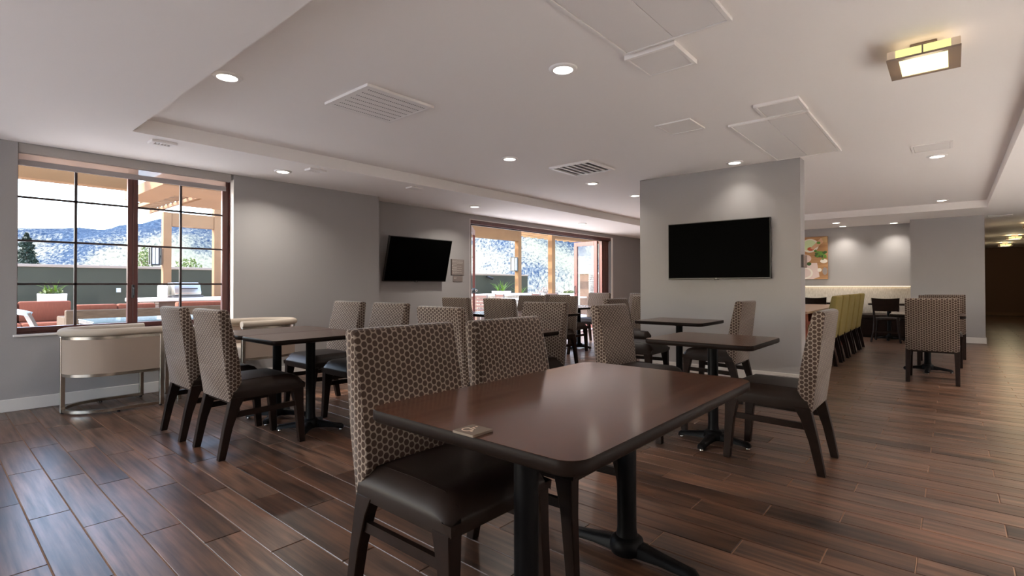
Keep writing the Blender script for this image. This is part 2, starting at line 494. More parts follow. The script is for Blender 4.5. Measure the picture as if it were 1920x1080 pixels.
# walls
WY0, WY1, WZ0, WZ1 = 0.592, 2.470, 0.700, 2.395     # window opening
V0, V1, VZ0, VZ1 = -4.05, -1.5, 0.400, 2.0            # second window, behind the camera
TH = 0.22
def wall_x(x0, x1, segs): return boxes(*[(x0, ya, za, x1, yb, zb) for ya, yb, za, zb in segs])
bm = wall_x(XW-TH, XW, [(Y0, V0, 0, S), (V0, V1, 0, VZ0), (V0, V1, VZ1, S), (V1, WY0, 0, S), (WY0, WY1, 0, WZ0), (WY0, WY1, S-0.005, S), (WY1, 4.521, 0, S)])
add_box(bm, (XW2-0.02, 4.40, 0), (XW-TH, 4.521, S))
struct('wall_left', bm, M['wall'])
DY0, DY1, DZ = 6.78, 12.0, 2.385
bm = wall_x(XW2-0.18, XW2, [(4.40, DY0, 0, S), (DY0, DY1, DZ, S), (DY1, YB, 0, S)])
struct('wall_left.001', bm, M['wall'])
struct('wall_column', boxes((-3.330, YC, 0, -1.324, YC+0.215, T)), M['wall'])
struct('wall_back', boxes((-7.07, YB, 0, 0.47, YB+0.15, S)), M['wall'])
struct('wall_pillar', boxes((-0.665, YR, 0, 0.47, YB+0.15, S)), M['wall'])
struct('wall_hall', boxes((-1, YH, 0, XR, YH+0.15, S)), M['hall_brown'])
struct('wall_hall.001', boxes((0.32, YB+0.15, 0, 0.47, YH, S)), M['hall_brown'])
struct('wall_right', boxes((XR, Y0, 0, XR+0.15, YH, T)), M['wall'])
# rear wall with big windows added behind the camera to light the ceiling
BW = [(-6.5, -4.2), (-4.0, -1.9)]
segs = []; px = -6.8
for a, b in BW:
    segs += [(px, Y0-0.2, 0, a, Y0, T), (a, Y0-0.2, 0, b, Y0, 0.12), (a, Y0-0.2, 2.42, b, Y0, T)]; px = b
segs.append((px, Y0-0.2, 0, XR+0.15, Y0, T))       # solid from here on
struct('wall_front', boxes(*segs), M['wall'])

# baseboards
BB = 0.113
struct('baseboard_left', boxes((XW, Y0, 0, XW+0.012, 4.521, BB), (XW2, 4.521, 0, XW+0.012, 4.533, BB), bev=0.003), M['white_trim'])
struct('baseboard_left.001', boxes((XW2, 4.533, 0, XW2+0.012, DY0-0.02, BB), (XW2, DY1+0.12, 0, XW2+0.012, YB, BB), bev=0.003), M['white_trim'])
struct('baseboard_column', boxes((-3.342, YC-0.012, 0, -1.312, YC, BB), (-1.324, YC, 0, -1.312, YC+0.215, BB), (-3.342, YC, 0, -3.33, YC+0.215, BB), bev=0.003), M['white_trim'])
struct('baseboard_pillar', boxes((-0.677, YR-0.014, 0, 0.484, YR, BB), (0.47, YR, 0, 0.484, YB, BB), bev=0.003), M['white_trim'])
struct('baseboard_hall', boxes((0.47, YH-0.012, 0, XR, YH, BB)), plain('brown_baseboard', srgb(120, 84, 56), 0.5))

# ------------------------------------------------------------------ left window
FX = -6.70
def window(name, ya, yb, z0, z1, sashes, hrows):
    root = link(name, None, kind='structure')
    bm = boxes((FX-0.05, ya, z0, FX+0.05, ya+0.012, z1), (FX-0.05, yb-0.012, z0, FX+0.05, yb, z1),
               (FX-0.05, ya, z0, FX+0.05, yb, z0+0.012), (FX-0.05, ya, z1-0.012, FX+0.05, yb, z1))
    obj('frame', bm, M['mahogany'], root, smooth=None)
    for (sa, sb, st_l, st_r, vmid) in sashes:
        rb, rt = 0.058, 0.05
        s = obj('sash', boxes((FX-0.025, sa, z0+0.012, FX+0.025, sa+st_l, z1-0.012), (FX-0.025, sb-st_r, z0+0.012, FX+0.025, sb, z1-0.012),
                              (FX-0.025, sa, z0+0.012, FX+0.025, sb, z0+rb), (FX-0.025, sa, z1-rt, FX+0.025, sb, z1-0.012), bev=0.004), M['mahogany'], root)
        gy0, gy1, gz0, gz1 = sa+st_l, sb-st_r, z0+rb, z1-rt
        mb = boxes((FX-0.012, vmid-0.011, gz0, FX+0.012, vmid+0.011, gz1), *[(FX-0.012, gy0, h-0.0095, FX+0.012, gy1, h+0.0095) for h in hrows])
        obj('muntin', mb, M['muntin'], s, smooth=None)
        ys = [gy0, vmid, gy1]; zs = [gz0]+sorted(hrows)+[gz1]
        for i in range(2):
            for j in range(len(zs)-1):
                obj('pane', boxes((FX-0.002, ys[i]+0.004, zs[j]+0.004, FX+0.002, ys[i+1]-0.004, zs[j+1]-0.004)), M['glass'], s, smooth=None)
    return root
w1 = window('window_1', WY0, WY1, WZ0, 2.478, [(0.592, 1.500, 0.014, 0.046, 1.029), (1.500, 2.465, 0.046, 0.078, 1.954)], [1.168, 1.583, 1.997])
bm = bmesh.new(); add_box(bm, (FX+0.03, 1.488, 1.02), (FX+0.05, 1.512, 1.16), 0.004); tube(bm, [(FX+0.055, 1.50, 1.13), (FX+0.075, 1.50, 1.12), (FX+0.075, 1.50, 1.05)], 0.007)
obj('latch', bm, M['black'], w1)
struct('trim_1', boxes((XW-0.10, WY0-0.025, WZ0-0.022, XW+0.025, WY1+0.01, WZ0), bev=0.004), M['white_trim'])   # sill
struct('trim_2', boxes((XW-0.16, WY1-0.004, WZ0, XW-0.002, WY1+0.006, S-0.06)), M['white_trim'])               # jamb lining
window('window_2', V0, V1, VZ0, VZ1, [(V0, -2.775, 0.04, 0.046, -3.4), (-2.775, V1, 0.046, 0.04, -2.14)], [0.95, 1.45])

bl = thing('roller_blind', 'grey roller blind with translucent fabric drawn up at the top of the window', 'blind', (XW, 1.5, WZ1))
lo = lambda *b: boxes(*[(q[0]-XW, q[1]-1.5, q[2]-WZ1, q[3]-XW, q[4]-1.5, q[5]-WZ1) for q in b], bev=0.002)
obj('valance', lo((XW-0.075, WY0+0.002, 2.395, XW-0.012, 2.443, S-0.004)), plain('grey_valance', srgb(172, 166, 160), 0.6), bl)
obj('fabric', lo((XW-0.07, WY0+0.01, 2.335, XW-0.067, 2.402, 2.40)), M['blind'], bl)
obj('hem_bar', lo((XW-0.078, WY0+0.006, 2.284, XW-0.06, 2.404, 2.338)), plain('grey_hem_bar', srgb(160, 152, 150), 0.5), bl)

# unseen rear windows, added to let daylight and sun in
for i, (a, b) in enumerate(BW):
    root = link('window_%d' % (i+3), None, kind='structure')
    mid = (a+b)/2
    obj('frame', boxes((a, Y0-0.15, 0.12, a+0.06, Y0-0.08, 2.42), (b-0.06, Y0-0.15, 0.12, b, Y0-0.08, 2.42), (a, Y0-0.15, 0.12, b, Y0-0.08, 0.18),
                       (a, Y0-0.15, 2.36, b, Y0-0.08, 2.42), (mid-0.03, Y0-0.15, 0.12, mid+0.03, Y0-0.08, 2.42)), M['mahogany'], root, smooth=None)
    for u, v in ((a+0.06, mid-0.03), (mid+0.03, b-0.06)):
        obj('pane', boxes((u, Y0-0.118, 0.18, v, Y0-0.114, 2.36)), M['glass'], root, smooth=None)

# ------------------------------------------------------------------ folding doors
d1 = link('door_1', None, kind='structure')
obj('header', boxes((XW2-0.16, DY0, 2.312, XW2+0.004, DY1, DZ), bev=0.003), M['mahogany'], d1)
obj('track', boxes((XW2-0.10, DY0, 2.295, XW2-0.05, DY1, 2.312)), M['muntin'], d1)
obj('threshold', boxes((XW2-0.16, DY0, -0.01, XW2+0.01, DY1, 0.006)), M['mahogany'], d1)
struct('trim_3', boxes((XW2-0.02, DY1, 0, XW2+0.012, DY1+0.10, DZ+0.02), (XW2-0.02, DY0-0.012, 0, XW2+0.006, DY0, DZ+0.02), (XW2-0.02, DY0-0.012, DZ, XW2+0.006, DY1+0.1, DZ+0.014), bev=0.002), plain('bright_white_casing', srgb(236, 230, 224), 0.5))
def door_leaf(name, p0, p1, stile, rail_b, handle=None):
    root = link(name, None, kind='structure')
    d = Vector((p1[0]-p0[0], p1[1]-p0[1], 0)); L = d.length
    root.location = (p0[0], p0[1], 0); root.rotation_euler = (0, 0, math.atan2(d.y, d.x))
    z0, z1 = 0.012, 2.30
    obj('frame', boxes((0, -0.025, z0, stile, 0.025, z1), (L-stile, -0.025, z0, L, 0.025, z1), (stile, -0.025, z0, L-stile, 0.025, z0+rail_b), (stile, -0.025, z1-0.11, L-stile, 0.025, z1), bev=0.003), M['mahogany'], root)
    obj('pane', boxes((stile, -0.003, z0+rail_b, L-stile, 0.003, z1-0.11)), M['glass'], root, smooth=None)
    if handle:
        bm = bmesh.new()
        lathe(bm, [(0.001, -0.03), (0.055, -0.03), (0.06, 0), (0.055, 0.03), (0.001, 0.03)], seg=16)
        for v in bm.verts: v.co = Vector((L-0.05+v.co.x, v.co.z, 1.035+v.co.y))
        h = obj('handle', bm, M['black'], root)
        bm = bmesh.new(); add_box(bm, (L-0.16, -0.07, 1.015), (L+0.03, -0.035, 1.055), 0.008)
        add_box(bm, (L-0.10, 0.035, 1.015), (L+0.03, 0.07, 1.055), 0.008)
        obj('lever', bm, M['chrome'], h)
    return root
door_leaf('door_2', (-6.96, 6.84), (-7.66, 7.65), 0.07, 0.16, True)
d3 = door_leaf('door_3', (-7.05, 11.60), (-7.84, 11.705), 0.11, 0.2)
bm = bmesh.new(); tube(bm, [(0.75, 0.025, 1.12), (0.75, 0.06, 1.10), (0.75, 0.06, 0.92), (0.75, 0.025, 0.90)], 0.01); obj('handle', bm, M['black'], d3)
stack = link('door_4', None, kind='structure')
for k in range(4):
    y = 11.63+k*0.085
    obj('leaf', boxes((-7.04, y, 0.012, -6.93, y+0.075, 2.30), bev=0.006), M['mahogany'], stack)

# ------------------------------------------------------------------ dining chairs
def make_chair(name, label, cover, leg_mat, seat_mat):
    t = thing(name, label, 'chair', (0, 0, 0), 0.0)
    W = 0.245
    bm = bmesh.new()
    prof = [(0.066, 0.368), (0.145, 0.500), (0.128, 0.62), (0.095, 0.80), (0.060, 0.972), (0.048, 0.988), (0.006, 0.988), (-0.010, 0.975), (0.012, 0.80), (0.036, 0.60)]
    prism(bm, prof, 'x', -W, W, 0.011, 2)
    obj('backrest', bm, cover, t, smooth=50)
    bm = bmesh.new()                                  # padded seat, slightly crowned, rounded front
    N = 12; ya, yb = 0.088, 0.582
    def top(u, v):
        ex = max(0, (abs(u)-0.80)/0.20); ef = max(0, (v-0.84)/0.16); er = max(0, (0.06-v)/0.06)
        return 0.500 - 0.050*(ex**2.2) - 0.055*(ef**2.0) - 0.01*er + 0.010*(1-u*u)*(1-(2*v-1)**2)
    g = [[bm.verts.new((u*W*(1.0 if 0 < j < N else 1.0), ya+(yb-ya)*(j/N), top(u, j/N))) for u in [(-1+2*i/N) for i in range(N+1)]] for j in range(N+1)]
    for j in range(N):
        for i in range(N): bm.faces.new((g[j][i], g[j][i+1], g[j+1][i+1], g[j+1][i]))
    rim = [g[0][i] for i in range(N+1)]+[g[j][N] for j in range(1, N+1)]+[g[N][i] for i in range(N-1, -1, -1)]+[g[j][0] for j in range(N-1, 0, -1)]
    mid = [bm.verts.new((v.co.x*1.012, v.co.y+(0.004 if v.co.y > 0.5 else 0), 0.432)) for v in rim]
    low = [bm.verts.new((v.co.x*0.985, v.co.y-(0.012 if v.co.y > 0.55 else 0)-(0.02 if v.co.y < 0.1 else 0), 0.384)) for v in rim]
    n = len(rim)
    for a, b in ((rim, mid), (mid, low)):
        for k in range(n): bm.faces.new((a[k], a[(k+1) % n], b[(k+1) % n], b[k]))
    bm.faces.new(low)
    st = obj('seat', bm, seat_mat, t, smooth=60)
    for s in (-1, 1):
        bm = bmesh.new()
        tube(bm, [(s*W*0.80, 0.15, 0.5035), (s*W*0.80, 0.34, 0.5075), (s*W*0.80, 0.50, 0.5025), (s*W*0.80, 0.565, 0.4675)], 0.0014, 4)
        obj('seam', bm, M['edge'], st)
    for s in (-1, 1):
        xi, xo = s*0.196, s*0.246
        bm = bmesh.new()                              # raked rear leg
        def ring(x0, x1, y0, y1, z): return [(x0, y0, z), (x1, y0, z), (x1, y1, z), (x0, y1, z)]
        loft(bm, [ring(xi+s*0.008, xo-s*0.002, -0.004, 0.040, 0.0), ring(xi+s*0.004, xo-s*0.001, 0.030, 0.084, 0.20), ring(xi, xo, 0.058, 0.128, 0.33), ring(xi, xo, 0.074, 0.165, 0.40)])
        bmesh.ops.bevel(bm, geom=list(bm.edges), offset=0.003, segments=1, affect='EDGES')
        obj('leg', bm, leg_mat, t)
        bm = bmesh.new()                              # tapered front leg
        loft(bm, [ring(xi+s*0.010, xo-s*0.002, 0.545, 0.588, 0.0), ring(xi+s*0.002, xo-s*0.001, 0.520, 0.576, 0.26), ring(xi-s*0.004, xo, 0.498, 0.574, 0.37), ring(xi-s*0.006, xo, 0.490, 0.574, 0.40)])
        bmesh.ops.bevel(bm, geom=list(bm.edges), offset=0.003, segments=1, affect='EDGES')
        obj('leg', bm, leg_mat, t)
        bm = bmesh.new()
        x = s*0.222
        loft(bm, [ring(x-0.010, x+0.010, 0.050, 0.062, 0.258), ring(x-0.010, x+0.010, 0.068, 0.080, 0.298)], cap=True)
        bm.free(); bm = bmesh.new()
        loft(bm, [[(x-0.010, 0.052, 0.262), (x+0.010, 0.052, 0.262), (x+0.010, 0.052, 0.300), (x-0.010, 0.052, 0.300)],
                  [(x-0.010, 0.535, 0.272), (x+0.010, 0.535, 0.272), (x+0.010, 0.535, 0.308), (x-0.010, 0.535, 0.308)]])
        obj('stretcher', bm, leg_mat, t)
    bm = bmesh.new(); add_box(bm, (-0.20, 0.085, 0.352), (0.20, 0.110, 0.392), 0.002)
    obj('back_rail', bm, leg_mat, t)
    return t

N_, S_, E_, W_ = 0.0, math.pi, -math.pi/2, math.pi/2      # facing +Y, -Y, +X, -X
def seat_at(x, y, face): return (x, y, 0), face
chairs = [   # rear-foot centre x, y, facing, label, group
    (-1.715, 1.285, E_, 'dotted brown dining chair nearest the camera, tucked into the large front table', 'chairs at the front table'),
    (-1.690, 1.880, E_, 'second dotted dining chair along the large front table, behind the nearest one', 'chairs at the front table'),
    (-3.880, 1.285, N_, 'dotted chair seen from behind before the double table, the one further from the armchair', 'chairs at the double table'),
    (-4.550, 1.260, N_, 'dotted chair seen from behind before the double table, right next to the armchair', 'chairs at the double table'),
    (-4.640, 2.880, S_, 'window-lit dotted chair across the double table, in front of the pale second armchair', 'chairs at the double table'),
    (-3.940, 2.880, S_, 'window-lit dotted chair across the double table, below the smaller television', 'chairs at the double table'),
    (-2.930, 2.540, N_, 'dotted chair seen over the back of the nearest dining chair', 'chairs at the middle table'),
    (-2.900, 3.860, S_, 'dotted chair facing us with a sliver of dark table edge before it', 'chairs at the middle table'),
    (-2.185, 3.740, E_, 'dotted chair just behind the far corner of the front table, facing right', 'chairs at the small square table'),
    (-0.586, 3.760, W_, 'dotted chair standing clear on the open floor with its seat at the small square table', 'chairs at the small square table'),
    (-3.060, 5.400, E_, 'dotted chair half hidden behind another chair, tucked into the table under the column television', 'chairs under the column television'),
    (-1.545, 5.400, W_, 'dotted chair in front of the grey column, right below the big television', 'chairs under the column television'),
    (-4.970, 4.600, N_, 'dotted chair by the end of the wall before the patio doorway', 'chairs at the doorway tables'),
    (-4.180, 4.580, N_, 'bluish-lit dotted chair seen from behind in front of the patio doorway', 'chairs at the doorway tables'),
    (-5.000, 6.300, S_, 'dotted chair facing us in the doorway light, the one nearer the patio', 'chairs at the doorway tables'),
    (-4.400, 6.300, S_, 'dotted chair facing us in the doorway light, overlapping the chair with the table edge', 'chairs at the doorway tables'),
    (-5.060, 7.010, N_, 'dotted chair mostly hidden, only its grey-brown seat showing before the far pedestal table', 'chairs at the far doorway table'),
    (-5.440, 9.060, S_, 'blue-lit dotted chair facing us beside the folded red door leaves', 'chairs at the far doorway table'),
    (-3.420, 7.080, S_, 'dark-fronted dotted chair cut off by the edge of the grey column', 'chairs beyond the grey column'),
    (-4.480, 9.000, S_, 'brightly lit dotted chair just beyond the one cut off by the column', 'chairs beyond the grey column'),
    (-0.190, 7.620, N_, 'dotted chair with its back squarely to us, alone in front of the pale pillar', 'chairs at the pillar tables'),
    (-0.150, 9.860, S_, 'dotted chair directly behind the one whose back is squarely to us', 'chairs at the pillar tables'),
    (-0.100, 10.380, N_, 'farthest dotted chair of the row before the pale pillar, only its top edge showing', 'chairs at the pillar tables'),
]
proto = make_chair('dining_chair', '-', M['dots'], M['espresso'], M['vinyl'])
for i, (x, y, f, lab, grp) in enumerate(chairs):
    rz = f + random.uniform(-0.012, 0.012)
    if i == 0: proto.location = (x, y, 0); proto.rotation_euler = (0, 0, rz); proto['label'] = lab; proto['group'] = grp
    else: dup(proto, (x, y, 0), rz, lab, grp)
olive = ['olive green chair nearest the red table end', 'second olive green chair along the communal table', 'middle olive green chair of the row of five', 'fourth olive green chair along the communal table', 'olive green chair nearest the banquette']
op = make_chair('upholstered_chair', '-', M['olive'], M['espresso'], M['olive'])
for i in range(5):
    y = 8.62+i*0.62
    if i == 0: op.location = (-1.235, y, 0); op.rotation_euler = (0, 0, W_); op['label'] = olive[0]; op['group'] = 'olive chairs in a row'
    else: dup(op, (-1.235, y, 0), W_, olive[i], 'olive chairs in a row')

# dark wood cafe chairs
def cafe_chair(x, y, label):
    t = thing('wooden_chair', label, 'chair', (x, y, 0), 0.0, 'dark wooden chairs at the banquette')
    bm = bmesh.new()
    rings = []
    for k in range(9):
        u = -1+2*k/8; xx = u*0.225; yy = -0.055+0.035*(1-u*u)*-1
        zb, zt = 0.625, 0.885-0.018*(1-u*u)
        rings.append([(xx*0.92, yy+0.03, zb), (xx*0.92, yy+0.05, zb), (xx, yy+0.0, zt), (xx, yy-0.02, zt)])
    loft(bm, rings)
    obj('backrest', bm, M['espresso'], t)
    bm = bmesh.new()
    lathe(bm, [(0.001, 0.435), (0.20, 0.435), (0.215, 0.455), (0.205, 0.485), (0.12, 0.498), (0.001, 0.50)], (0, 0.25, 0), 24)
    obj('seat', bm, M['vinyl'], t)
    for s in (-1, 1):
        bm = bmesh.new()
        pts = [(s*0.235, -0.02, 0.012), (s*0.20, 0.045, 0.22), (s*0.185, 0.06, 0.44), (s*0.198, 0.02, 0.70), (s*0.20, -0.005, 0.78)]
        tube(bm, pts, [0.018, 0.02, 0.022, 0.018, 0.014], 8); obj('leg', bm, M['espresso'], t)
        bm = bmesh.new(); tube(bm, [(s*0.20, 0.44, 0.012), (s*0.17, 0.41, 0.44)], [0.016, 0.021], 8); obj('leg', bm, M['espresso'], t)
    bm = bmesh.new(); tube(bm, [(-0.19, 0.05, 0.2), (0.19, 0.05, 0.2)], 0.01); tube(bm, [(-0.18, 0.42, 0.2), (0.18, 0.42, 0.2)], 0.01)
    obj('stretcher', bm, M['espresso'], t)
    return t
cafe_chair(-1.00, 12.33, 'dark wooden chair with curved top rail, standing free before the banquette')
cafe_chair(-2.21, 12.33, 'dark wooden chair whose top rail shows over the pale communal table')

# ------------------------------------------------------------------ tables
def rounded(x0, x1, y0, y1, r, n=6):
    pts = []
    for cx, cy, a in ((x1-r, y0+r, -90), (x1-r, y1-r, 0), (x0+r, y1-r, 90), (x0+r, y0+r, 180)):
        for k in range(n+1):
            t = R(a+90*k/n); pts.append((cx+r*math.cos(t), cy+r*math.sin(t)))
    return pts
def tabletop(t, w, d, z, th, r, mat):
    prof = rounded(-w/2, w/2, -d/2, d/2, r)
    bm = bmesh.new()
    def ring(o, zz): return [(x*(1-2*o/w), y*(1-2*o/d), zz) for x, y in prof]
    loft(bm, [ring(0.004, z-0.003), ring(0.002, z)], cap=True)
    top = obj('tabletop', bm, mat, t, smooth=30)
    bm = bmesh.new()
    loft(bm, [ring(0.006, z-th), ring(0.0, z-th+0.007), ring(0.0, z-0.006), ring(0.003, z-0.0005), ring(0.006, z-0.001)])
    obj('edge_band', bm, M['edge'], t, smooth=50)
def column(t, x, y, z1, r):
    bm = bmesh.new(); lathe(bm, [(r+0.012, 0.075), (r+0.004, 0.10), (r, 0.13), (r, z1-0.02), (r+0.03, z1-0.012), (r+0.03, z1)], (x, y, 0), 24)
    obj('column', bm, M['iron'], t)
    bm = bmesh.new(); add_box(bm, (x-0.11, y-0.025, z1-0.004), (x+0.11, y+0.025, z1+0.012), 0.003); add_box(bm, (x-0.025, y-0.11, z1-0.004), (x+0.025, y+0.11, z1+0.012), 0.003)
    obj('mounting_plate', bm, M['iron'], t)
def foot(t, x, y, angs, L, r):
    bm = bmesh.new()
    lathe(bm, [(0.001, 0.03), (r+0.026, 0.03), (r+0.032, 0.05), (r+0.026, 0.085), (r+0.008, 0.098), (0.001, 0.10)], (x, y, 0), 24)
    for a in angs:
        ca, sa = math.cos(a), math.sin(a)
        def P(l, wd, z): return (x+ca*l-sa*wd, y+sa*l+ca*wd, z)
        rings = []
        for l, wd, z0, z1 in ((r*0.6, 0.034, 0.028, 0.086), (L*0.5, 0.029, 0.030, 0.066), (L-0.05, 0.026, 0.022, 0.052), (L-0.015, 0.027, 0.014, 0.048), (L, 0.020, 0.014, 0.036)):
            rings.append([P(l, -wd, z0), P(l, wd, z0), P(l, wd*0.95, z1-0.012), P(l, wd*0.55, z1), P(l, -wd*0.55, z1), P(l, -wd*0.95, z1-0.012)])
        loft(bm, rings)
    b = obj('base', bm, M['iron'], t, smooth=45)
    for a in angs:
        bm = bmesh.new(); lathe(bm, [(0.012, 0.0), (0.014, 0.004), (0.010, 0.016)], (x+math.cos(a)*(L-0.018), y+math.sin(a)*(L-0.018), 0), 10)
        obj('glide', bm, M['glide'], b)
PI = math.pi
t1 = thing('dining_table', 'large walnut-topped table in front with a wheelchair tag on its corner', 'table', (-1.02, 1.58, 0))
tabletop(t1, 0.80, 1.30, 0.76, 0.038, 0.06, M['laminate'])
for dy in (-0.295, 0.375):
    column(t1, -0.03, dy, 0.712, 0.040); foot(t1, -0.03, dy, (0, PI), 0.30, 0.040)
tables = [
    (-3.88, 2.04, 0.572, 0.84, 45, 'dark square table of the joined pair, the half nearer the front dining chairs', 'joined tables by the window'),
    (-4.462, 2.04, 0.572, 0.84, 45, 'dark square table of the joined pair, the half nearer the window', 'joined tables by the window'),
    (-1.33, 3.78, 0.74, 0.72, 0, 'small square table between two facing chairs just past the front table', 'small square tables'),
    (-2.28, 5.45, 0.75, 0.70, 0, 'small square table standing close to the grey column', 'small square tables'),
    (-2.90, 3.20, 0.76, 0.72, 0, 'table hidden among the chairs with one dark edge showing', 'small square tables'),
    (-4.98, 5.42, 0.72, 1.08, 45, 'table in the patio doorway beside the wall end', 'doorway tables'),
    (-4.24, 5.42, 0.72, 1.08, 45, 'table in the patio doorway hidden behind the facing chairs', 'doorway tables'),
    (-5.15, 7.82, 0.76, 1.04, 0, 'far table with a black pedestal in front of the folded doors', 'doorway tables'),
    (-0.26, 8.68, 0.76, 0.76, 0, 'square table behind the chair that faces the pale pillar', 'pillar tables'),
    (-1.00, 13.02, 0.66, 0.62, 0, 'small dark table at the banquette with a free chair before it', 'banquette tables'),
    (-2.21, 13.02, 0.66, 0.62, 0, 'small dark table at the banquette behind the communal table', 'banquette tables'),
]
for x, y, wd, d, ang, lab, grp in tables:
    t = thing('square_table', lab, 'table', (x, y, 0), 0.0, grp)
    tabletop(t, wd, d, 0.76, 0.034, 0.05, M['laminate_x'])
    column(t, 0, 0, 0.716, 0.036)
    foot(t, 0, 0, [R(ang)+k*PI/2 for k in range(4)], 0.255, 0.036)

ct = thing('communal_table', 'long communal table with a pale top and a red-brown end panel', 'table', (-2.08, 9.9, 0))
bm = bmesh.new(); add_box(bm, (-0.46, -1.60, 0.722), (0.50, 1.60, 0.76), 0.004); obj('tabletop', bm, M['table_pink'], ct)
bm = bmesh.new(); add_box(bm, (-0.44, -1.595, 0.0), (0.50, -1.558, 0.722), 0.003); obj('end_panel', bm, M['table_red'], ct)
bm = bmesh.new(); add_box(bm, (-0.44, 1.558, 0.0), (0.50, 1.595, 0.722), 0.003); obj('end_panel', bm, M['table_red'], ct)
bm = bmesh.new(); add_box(bm, (-0.02, -1.558, 0.45), (0.02, 1.558, 0.722)); obj('spine_panel', bm, M['table_red'], ct)

bq = thing('banquette', 'long built-in banquette with mottled grey fabric back and brown seat', 'banquette', (-1.78, 13.72, 0))
bm = bmesh.new(); add_box(bm, (-1.12, 0.20, 0.50), (1.105, 0.36, 1.10), 0.015, 2); obj('backrest', bm, M['banq'], bq)
bm = bmesh.new(); add_box(bm, (-1.12, -0.36, 0.40), (1.105, 0.20, 0.50), 0.025, 2); obj('seat', bm, M['vinyl'], bq)
bm = bmesh.new(); add_box(bm, (-1.12, -0.30, 0.06), (1.105, 0.34, 0.40)); obj('base', bm, M['espresso'], bq)
bm = bmesh.new(); add_box(bm, (-1.12, -0.26, 0.0), (1.105, 0.34, 0.06)); obj('plinth', bm, M['edge'], bq)
bm = bmesh.new(); add_box(bm, (-1.12, 0.17, 1.112), (1.105, 0.376, 1.124)); add_box(bm, (-1.12, 0.33, 1.098), (1.105, 0.376, 1.114)); lg = obj('ledge', bm, M['cap'], bq)
bm = bmesh.new(); add_box(bm, (-1.10, 0.175, 1.106), (1.09, 0.19, 1.111)); obj('light_strip', bm, M['led'], lg)

# ------------------------------------------------------------------ round-backed armchairs
def barrel_chair(x, y, rz, label):
    t = thing('barrel_armchair', label, 'armchair', (x, y, 0), rz, 'barrel armchairs under the window')
    hw = 0.30; pth = [(hw, 0.35, 0)]
    pth += [(hw, 0.35-0.09*k, 0) for k in range(1, 5)]
    for k in range(1, 12):
        a = PI*k/12; pth.append((hw*math.cos(a), -0.01-0.33*math.sin(a), 0))
    pth += [(-hw, -0.01+0.09*k, 0) for k in range(0, 5)]
    path = [Vector(p) for p in pth]
    def sec(o0, o1, z0, z1): return [(o0, z0), (o1, z0), (o1, z1), (o0, z1)]
    bm = bmesh.new(); sweep(bm, path, sec(-0.014, 0.010, 0.360, 0.672)); obj('back_panel', bm, M['linen'], t)
    bm = bmesh.new()
    rr = [(0.004+0.046*math.cos(a), 0.728+0.036*math.sin(a)) for a in [2*PI*k/10 for k in range(10)]]
    sweep(bm, path, rr); obj('top_roll', bm, M['linen_light'], t, smooth=60)
    for z0, z1 in ((0.668, 0.694), (0.336, 0.362), (0.016, 0.042)):
        bm = bmesh.new(); sweep(bm, path, sec(-0.016, 0.020, z0, z1)); r = obj('frame_rail', bm, M['chrome'], t)
    for px_, py_ in ((hw+0.002, 0.335), (-hw-0.002, 0.335), (0, -0.342)):
        bm = bmesh.new(); add_box(bm, (px_-0.019, py_-0.017, 0.012), (px_+0.019, py_+0.017, 0.69), 0.002)
        obj('post', bm, M['chrome'], t)
    for px_, py_ in ((hw, 0.33), (-hw, 0.33), (0, -0.34), (hw, 0.0), (-hw, 0.0)):
        bm = bmesh.new(); lathe(bm, [(0.012, 0), (0.013, 0.016)], (px_, py_, 0), 8); obj('foot_pad', bm, M['black'], t)
    bm = bmesh.new()
    ins = [(p.x*0.94, p.y*0.94 if p.y < 0 else p.y) for p in path]
    loft(bm, [[(u*0.99, v, 0.362) for u, v in ins], [(u, v, 0.375) for u, v in ins], [(u, v, 0.455) for u, v in ins], [(u*0.95, v*0.97, 0.475) for u, v in ins]])
    obj('seat_cushion', bm, M['linen_light'], t)
    return t
barrel_chair(-6.085, 1.19, 0.03, 'steel-framed barrel armchair under the window, linen back turned to us')
barrel_chair(-6.10, 2.62, PI, 'steel-framed barrel armchair past the window, half hidden by the double table')
st = thing('side_table', 'small steel-legged side table between the two barrel armchairs', 'side table', (-6.16, 1.93, 0))
bm = bmesh.new(); add_box(bm, (-0.22, -0.22, 0.575), (0.22, 0.22, 0.60), 0.004); obj('tabletop', bm, M['espresso'], st)
for a in (-1, 1):
    for b in (-1, 1):
        bm = bmesh.new(); add_box(bm, (a*0.2-0.018, b*0.2-0.018, 0.0), (a*0.2+0.018, b*0.2+0.018, 0.575), 0.002); obj('leg', bm, M['chrome'], st)

# ------------------------------------------------------------------ televisions, signs, picture, tag
def television(name, label, w, h, loc, rot, arm):
    t = thing(name, label, 'television', loc); t.rotation_euler = rot          # local: x right, y into the wall, z up
    bm = bmesh.new(); add_box(bm, (-w/2, 0, -h/2), (w/2, 0.045, h/2), 0.004); obj('body', bm, M['tv_frame'], t)
    bm = bmesh.new(); add_box(bm, (-w/2+0.008, -0.0015, -h/2+0.017), (w/2-0.008, 0.002, h/2-0.009)); sc = obj('screen', bm, M['tv_screen'], t, smooth=None)
    bm = bmesh.new(); add_box(bm, (-0.03, -0.004, -h/2-0.010), (0.03, 0.02, -h/2+0.001), 0.002); obj('sensor_lip', bm, M['tv_frame'], t)
    me = text_mesh('LG', 0.017); me.materials.append(M['logo'])
    o = link('logo', me, t); o.location = (-0.012, -0.0015, -h/2+0.003); o.rotation_euler = (PI/2, 0, 0)
    bm = bmesh.new(); add_box(bm, (-0.22, 0.045, -0.16), (0.22, 0.045+arm, 0.16), 0.004); obj('wall_bracket', bm, M['black'], t)
television('wall_television', 'large black television flat on the grey column', 1.262, 0.735, (-2.259, YC-0.062, 1.586), (0, 0, 0), 0.018)
